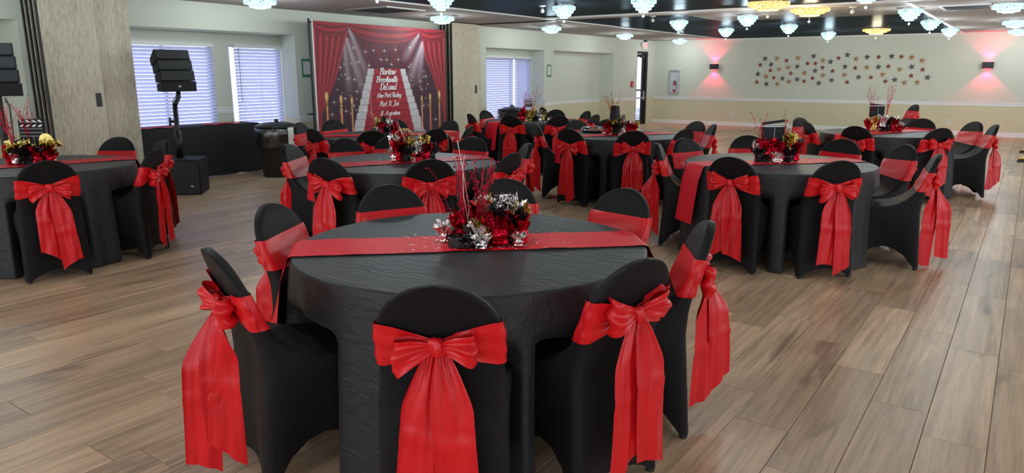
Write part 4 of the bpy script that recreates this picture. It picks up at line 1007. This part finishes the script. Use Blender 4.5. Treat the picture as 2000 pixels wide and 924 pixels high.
for x, y, l in ((-6.05, 9.3, 'above the near dark ceiling\'s left light'), (-5.55, 12.05, 'left of the far cool lights'), (-2.35, 12.1, 'right of the golden light')):
    t = thing('ceiling_pendant', 'small glass ball hanging from the ceiling, ' + l, 'pendant', (x, y, ZP), 0, 'small glass ball pendants')
    part('mount', MB().lathe([(.05, 0), (.05, -.012), (.02, -.016)], 14), 'white_plastic', t)
    part('glass_ball', MB().lathe([(.004, -.02), (.004, -.04), (.022, -.055), (.03, -.075), (.022, -.095), (.004, -.104)], 12), 'white_plastic', t, smooth=True)

# ceiling vents
def vent(x0, x1, y0, y1, label):
    t = thing('ceiling_vent', label, 'vent', ((x0 + x1) / 2, (y0 + y1) / 2, ZC), 0, 'ceiling air vents'); a, b = (x1 - x0) / 2, (y1 - y0) / 2
    part('frame', MB().box(-a, a, -b, -b + .05, -.02, 0).box(-a, a, b - .05, b, -.02, 0).box(-a, -a + .05, -b + .05, b - .05, -.02, 0).box(a - .05, a, -b + .05, b - .05, -.02, 0), 'aluminium', t)
    part('backing', MB().box(-a + .05, a - .05, -b + .05, b - .05, -.004, 0), 'dark_frame', t)
    me = MB().box(-a + .05, a - .05, -.018, .018, -.003, 0).xform(Matrix.Rotation(R(35), 4, 'X')).mesh('vent_slat', 'vent')
    n = int((2 * b - .1) / .055)
    for k in range(n): link('vent_slat', me, t, loc=(0, -b + .05 + .03 + k * .055, -.012))
vent(-8.80, -7.90, 7.95, 8.80, 'large dark ceiling vent above the backdrop')
vent(-8.55, -7.85, 12.75, 13.05, 'dark ceiling vent above the far window blinds')
vent(-1.28, -.62, 12.55, 13.4, 'dark ceiling vent on the right sprayed ceiling')

# ------------------------------------------------------------------ back wall items
ROWS = [
 ('top row', [(-6.22,1.90,'S'),(-5.89,1.90,'C'),(-5.63,1.84,'R'),(-5.33,1.91,'C'),(-4.93,1.95,'S'),(-4.68,1.83,'C'),(-4.49,1.80,'S'),(-4.30,1.89,'R'),(-4.09,1.97,'S'),(-3.87,1.87,'C'),(-3.61,1.91,'S'),(-3.34,1.91,'R'),(-3.04,1.92,'S'),(-2.82,1.91,'R'),(-2.58,1.89,'C'),(-2.34,1.81,'C')]),
 ('upper middle row', [(-6.34,1.73,'R'),(-6.04,1.74,'S'),(-6.05,1.58,'R'),(-5.81,1.61,'C'),(-5.57,1.66,'C'),(-5.33,1.68,'S'),(-5.07,1.76,'R'),(-4.87,1.76,'R'),(-4.68,1.65,'R'),(-4.86,1.57,'S'),(-4.42,1.56,'R'),(-4.12,1.67,'S'),(-3.87,1.64,'R'),(-3.59,1.65,'C'),(-3.32,1.66,'S'),(-3.09,1.67,'R'),(-2.82,1.60,'C'),(-2.56,1.66,'S'),(-2.31,1.59,'R')]),
 ('lower middle row', [(-6.39,1.48,'S'),(-6.15,1.41,'C'),(-5.94,1.38,'R'),(-5.70,1.36,'S'),(-5.49,1.50,'R'),(-5.13,1.51,'C'),(-5.31,1.34,'S'),(-4.91,1.37,'R'),(-4.65,1.45,'C'),(-4.11,1.46,'C'),(-3.76,1.40,'S'),(-3.47,1.40,'R'),(-3.20,1.47,'C'),(-2.55,1.44,'R'),(-2.18,1.40,'S')]),
 ('bottom row', [(-6.40,1.26,'R'),(-6.13,1.21,'S'),(-5.83,1.21,'C'),(-5.52,1.28,'C'),(-5.12,1.29,'R'),(-4.74,1.24,'S'),(-4.42,1.32,'S'),(-4.03,1.27,'R'),(-3.12,1.30,'R'),(-2.91,1.34,'S'),(-2.68,1.27,'C'),(-2.39,1.28,'C')])]
def star_mesh(r, m):
    rim = []
    for k in range(10):
        q = r if k % 2 == 0 else r * .40; a = PI / 2 + PI * k / 5; rim.append((q * math.cos(a), 0, q * math.sin(a)))
    return MB().add([(0, -r * .28, 0), (0, .012, 0)] + rim + [(x, .012, z) for x, y, z in rim], [(0, 2 + (k + 1) % 10, 2 + k) for k in range(10)] + [(2 + k, 2 + (k + 1) % 10, 12 + (k + 1) % 10, 12 + k) for k in range(10)] + [(1, 12 + k, 12 + (k + 1) % 10) for k in range(10)]).mesh('wall_star', m)
SM = {'S': (star_mesh(.085, 'star_silver'), 'silver'), 'C': (star_mesh(.085, 'star_copper'), 'pale copper'), 'R': (star_mesh(.072, 'star_red'), 'red brown')}
ORD = ['first', 'second', 'third', 'fourth', 'fifth', 'sixth', 'seventh', 'eighth', 'ninth']
for rn, lst in ROWS:
    cnt = {'S': 0, 'C': 0, 'R': 0}
    for x, z, c in sorted(lst):
        o = link('wall_star', SM[c][0], loc=(x, YB - .0125, z), rot=(0, R(rng.uniform(-14, 14)), 0))
        tag(o, '%s wall star, %s of its colour in the %s' % (SM[c][1], ORD[cnt[c]], rn), 'star', 'metal stars on the back wall'); cnt[c] += 1
def sconce(x, label):
    t = thing('wall_sconce', label, 'wall light', (x, YB, 1.69), 0, 'red up-down wall lights')
    part('housing', MB().box(-.115, .115, -.12, -.0005, -.075, .075), 'dark_frame', t, bevel=.006)
    part('lens', MB().box(-.08, .08, -.10, -.02, .0755, .079), 'sconce_lens', t); part('lens', MB().box(-.08, .08, -.10, -.02, -.079, -.0755), 'sconce_lens', t)
    for s in (1, -1):
        ld = bpy.data.lights.new('lamp', 'SPOT'); ld.energy = 20; ld.color = (1.0, .012, .075); ld.spot_size = R(104); ld.spot_blend = .35; ld.shadow_soft_size = .03
        o = bpy.data.objects.new('lamp', ld); COL.objects.link(o); o.parent = t; o.location = (0, -.085, s * .095); o.rotation_euler = (R(180 if s > 0 else 0) + R(-8 if s < 0 else 8) * 0, 0, 0)
sconce(-7.65, 'dark wall light casting red glow, left of the stars'); sconce(-.95, 'dark wall light casting red glow, right of the stars')
def outlet(x, m, label):
    t = thing('wall_outlet', label, 'outlet', (x, YB - .0005, .33), 0, 'wall outlets')
    part('plate', MB().box(-.04, .04, -.006, 0, -.062, .062), m, t, bevel=.002)
    for z in (.024, -.024): part('socket', MB().box(-.016, .016, -.009, -.006, z - .014, z + .014), 'sign_grey', t, bevel=.002)
outlet(-7.05, 'white_plastic', 'white wall outlet below the left red wall light'); outlet(-4.26, 'almond_plastic', 'almond wall outlet below the wall stars'); outlet(-1.61, 'white_plastic', 'white wall outlet beyond the rightmost table')
t = thing('extinguisher_cabinet', 'silver framed fire extinguisher cabinet beside the exit door', 'cabinet', (-8.87, YB, .90))
part('frame', MB().box(-.17, -.13, -.05, 0, 0, .70).box(.13, .17, -.05, 0, 0, .70).box(-.13, .13, -.05, 0, 0, .04).box(-.13, .13, -.05, 0, .66, .70), 'aluminium', t, bevel=.004)
part('back_panel', MB().box(-.13, .13, -.004, -.0005, .04, .66), 'white_plastic', t)
part('pane', MB().box(-.13, .13, -.042, -.039, .04, .66), 'glass', t)
t = thing('fire_extinguisher', 'small fire extinguisher inside the wall cabinet', 'extinguisher', (-8.86, YB - .021, .942))
part('cylinder', MB().lathe([(.015, 0), (.016, .01), (.016, .20), (.012, .23), (.006, .24)], 14), 'red_paint', t, smooth=True, rot=None)
t.scale = (2.6, 1, 1.25)
part('label_sleeve', MB().lathe([(.0164, .07), (.0164, .16)], 14, cap=False), 'white_plastic', t, smooth=True)
part('valve', MB().box(-.012, .014, -.008, .008, .24, .27), 'black_metal', t); part('hose', MB().tube([(.010, 0, .25), (.020, 0, .22), (.021, 0, .08)], .003, 6), 'black_plastic', t)
t = thing('exit_sign', 'red EXIT sign with emergency lamps above the glass door', 'sign', (XL, 20.2, 2.20))
part('sign_box', MB().box(0.002, .05, -.15, .15, 0, .20), 'white_plastic', t, bevel=.005)
part('lamp_head', MB().lathe([(.02, 0), (.05, .02), (.05, .06)], 14).xform(Matrix.Rotation(PI / 2, 4, 'Y')), 'white_plastic', t, loc=(.0, -.20, .12)); part('junction_box', MB().box(.002, .05, -.02, .12, .20, .245), 'black_plastic', t)
lettering('EXIT', .16, 'exit_red', t, Matrix(((0, 0, 1, .0515), (1, 0, 0, 0), (0, 1, 0, .10), (0, 0, 0, 1))), extrude=.001)
t = thing('fire_alarm_pull', 'small red fire alarm pull box left of the glass door', 'alarm', (XL, 19.48, 1.10))
part('box', MB().box(.001, .04, -.06, .06, 0, .17), 'red_paint', t, bevel=.006); part('handle', MB().box(.04, .05, -.04, .04, .05, .08), 'white_plastic', t)
def notice(y, z, w_, h_, label):
    t = thing('wall_notice', label, 'notice', (XL, y, z), 0, 'green bordered notices')
    part('card', MB().box(.0005, .004, -w_ / 2, w_ / 2, 0, h_), 'sign_green', t); part('paper', MB().box(.004, .006, -w_ * .36, w_ * .36, h_ * .16, h_ * .86), 'sign_paper', t)
    part('clip', MB().lathe([(.012, 0), (.012, .006)], 10).xform(Matrix.Rotation(PI / 2, 4, 'Y')), 'aluminium', t, loc=(.006, 0, h_ * .88))
notice(7.77, 1.43, .21, .29, 'green bordered notice left of the red backdrop'); notice(15.0, 1.41, .20, .29, 'green bordered notice between the far recesses')

# ------------------------------------------------------------------ speakers, table, bins
def speaker_array(x, y, z0, rz, sc, label):
    t = thing('speaker_array', label, 'speaker', (x, y, 0), rz, 'black column speakers on poles')
    w_, d, h = .41 * sc, .26 * sc, .118 * sc
    zz = z0; tilt = [0, -5, -11, -18]; yo = 0.0
    for k in range(4):
        M = Matrix.Translation((-.010 * k * sc, yo, zz)) @ Matrix.Translation((0, -d / 2, 0)) @ Matrix.Rotation(R(tilt[k]), 4, 'X') @ Matrix.Translation((0, d / 2, 0))
        bx = MB().add([(-w_ / 2, -d / 2, 0), (w_ / 2, -d / 2, 0), (w_ / 2 - .06, d / 2, 0), (-w_ / 2 + .06, d / 2, 0), (-w_ / 2, -d / 2, h), (w_ / 2, -d / 2, h), (w_ / 2 - .06, d / 2, h * .74), (-w_ / 2 + .06, d / 2, h * .74)],
                      [(3, 2, 1, 0), (4, 5, 6, 7), (0, 1, 5, 4), (1, 2, 6, 5), (2, 3, 7, 6), (3, 0, 4, 7)]).xform(M)
        o = part('speaker_box', bx, 'black_box', t, bevel=.006)
        part('grille', MB().box(-w_ / 2 + .012, w_ / 2 - .012, -d / 2 - .004, -d / 2 + .001, .012, h - .012).xform(M), 'grille' if k else 'black_box', o)
        if k == 0: part('emblem', MB().box(-.02, .02, -d / 2 - .0055, -d / 2 - .0042, h * .48, h * .53).box(-.006, .006, -d / 2 - .0055, -d / 2 - .0042, h * .42, h * .62).xform(M), 'logo_white', o)
        zz += h * math.cos(R(tilt[k])) + .006; yo += -h * math.sin(R(tilt[k])) * 1.0
    return t
t = speaker_array(-8.79, 5.07, 1.27, R(86), 1.06, 'stacked black speaker tower on a pole before the window blinds')
SUBT = .44
part('bracket', MB().tube([(.04, 0, 1.27), (.04, .0, 1.20), (.0, 0, 1.13), (-.02, 0, 1.10)], .028, 8), 'black_metal', t, smooth=True)
part('pole', MB().tube([(-.02, 0, SUBT), (-.02, 0, 1.12)], .030, 10).tube([(-.02, 0, SUBT), (-.02, 0, .78)], .042, 10), 'black_metal', t, smooth=True)
part('knob', MB().tube([(-.06, -.02, .90), (-.11, -.02, .90)], .016, 8).tube([(-.11, -.02, .85), (-.11, -.02, .95)], .014, 6), 'black_metal', t); part('cable', MB().tube([(.0, -.05, 1.24), (-.07, -.06, 1.15), (-.075, -.06, .9), (-.07, -.06, .62)], .006, 5), 'black_plastic', t)
t = thing('subwoofer', 'black subwoofer box on the floor beside the left edge table', 'speaker', (-8.72, 5.02, 0), R(47))
part('box', MB().box(-.26, .26, -.24, .26, 0, SUBT), 'black_box', t, bevel=.008); part('grille', MB().box(-.245, .245, -.246, -.24, .02, SUBT - .02), 'grille', t)
part('emblem', MB().box(.135, .175, -.2475, -.246, .105, .110).box(.148, .162, -.2475, -.246, .10, .125), 'logo_white', t)
t = speaker_array(-8.80, 3.13, 1.26, R(68), 1.12, 'stacked black speaker tower cut by the left frame edge')
part('pole', MB().tube([(.0, 0, 0), (.0, 0, 1.27)], .035, 10), 'black_metal', t); part('base_plate', MB().box(-.22, .22, -.2, .2, 0, .03), 'black_metal', t, bevel=.005); part('cable', MB().tube([(.06, -.02, 1.24), (.09, -.03, 1.15), (.08, -.02, .7), (.04, 0, .4)], .008, 5), 'black_plastic', t)

def skirt_table():
    t = thing('skirted_table', 'long table with black skirt under the first window blinds', 'table', (-9.97, 5.95, 0))
    part('table_board', MB().box(-.235, .235, -.95, .95, .715, .74), 'black_plastic', t)
    y = np.linspace(-.97, .97, 90); P = []
    for z in (.745, .72, .5, .25, .015):
        P.append([(.245 + .012 * (1 - z) + .012 * (1 - z / .75) * math.sin(q * 19 + 2 * math.sin(q * 5)), q, z) for q in y])
    part('skirt', MB().grid(P), 'skirt_cloth', t, smooth=True)
    P = [[(.245 + .01 - .5 * k / 6, q, z) for k in range(7)] for q, z in ((.97, .745), (.985, .4), (.99, .015))]
    part('skirt', MB().grid(P), 'skirt_cloth', t, smooth=True)
    part('cloth_top', MB().box(-.235, .247, -.97, .97, .7405, .748), 'skirt_cloth', t)
    return t
skirt_table()
for a, b, l in ((-.92, -.35, 'folded red cloth strip at the left of the skirted table'), (.10, .72, 'folded red cloth strip at the right of the skirted table')):
    mb = MB(); P = []
    for k in range(15):
        u = k / 14; P.append([(x + .01 * math.sin(u * 9), a + (b - a) * u, .752 + .012 * abs(math.sin(u * 6 + x * 20))) for x in np.linspace(.02, .24, 6)])
    o = part('red_cloth', MB().grid(P), 'satin_runner', loc=(-9.97, 5.95, 0), smooth=True); tag(o, l, 'cloth')

def trash_can(x, y, label, towel):
    t = thing('trash_can', label, 'trash can', (x, y, 0), R(-25), 'black trash cans with clear liners')
    part('can_body', MB().lathe([(.225, 0), (.235, .01), (.285, .66), (.30, .67), (.30, .70), (.285, .705), (.27, .66), (.22, .04)], 28), 'black_plastic', t, smooth=True)
    P = []
    for z, r, am in ((.715, .275, .004), (.722, .300, .006), (.70, .315, .008), (.60, .310, .012), (.50, .300, .014), (.47, .290, .016)):
        P.append([((r + am * math.sin(13 * a + z * 30) + am * .6 * math.sin(29 * a)) * math.cos(a), (r + am * math.sin(13 * a + z * 30)) * math.sin(a), z + .03 * math.sin(2 * a) * (z < .6)) for a in np.linspace(0, 2 * PI, 72, endpoint=False)])
    part('clear_liner', MB().grid(P, True), 'clear_film', t, smooth=True)
    part('lid', MB().lathe([(.31, .725), (.315, .735), (.29, .755), (.16, .79), (.02, .80)], 28), 'black_plastic', t, smooth=True)
    part('lid_handle', MB().tube([(-.07, 0, .785), (-.05, 0, .825), (.05, 0, .825), (.07, 0, .785)], .018, 8), 'black_plastic', t, smooth=True)
    if towel:
        P = []
        for k, (r, z) in enumerate(((.30, .728), (.330, .725), (.337, .66), (.334, .55), (.332, .42))):
            P.append([(r * math.cos(a) + .006 * math.sin(a * 40), r * math.sin(a), z) for a in np.linspace(R(15), R(48), 9)])
        part('hung_towel', MB().grid(P), 'towel', t, smooth=True)  # white towel hanging over the can rim
    return t
trash_can(-9.02, 6.72, 'black trash can with clear liner, between skirted table and side-on chair', True)
trash_can(-8.95, 12.62, 'black trash can with clear liner, before the far window blinds', False)
t = thing('black_bin', 'low black bin beside the second trash can', 'bin', (-9.25, 13.62, 0))
part('bin_body', MB().box(-.2, .2, -.22, .22, 0, .60), 'black_plastic', t, bevel=.02); part('bin_lid', MB().box(-.21, .21, -.23, .23, .60, .68), 'black_plastic', t, bevel=.025)

for x, y, l in ((.02, 15.25, 'nearer brass floor bar at the right frame edge'), (.03, 17.05, 'farther brass floor bar at the right frame edge')):
    t = thing('brass_bar', l, 'bar', (x, y, 0), CPR, 'brass floor bars at the right frame edge')
    part('tube', MB().tube([(-.08, 0, .062), (1.0, 0, .062)], .028, 10), 'brass', t, smooth=True)
    part('foot', MB().box(-.09, 1.0, -.035, .035, 0, .034), 'black_plastic', t, bevel=.008)
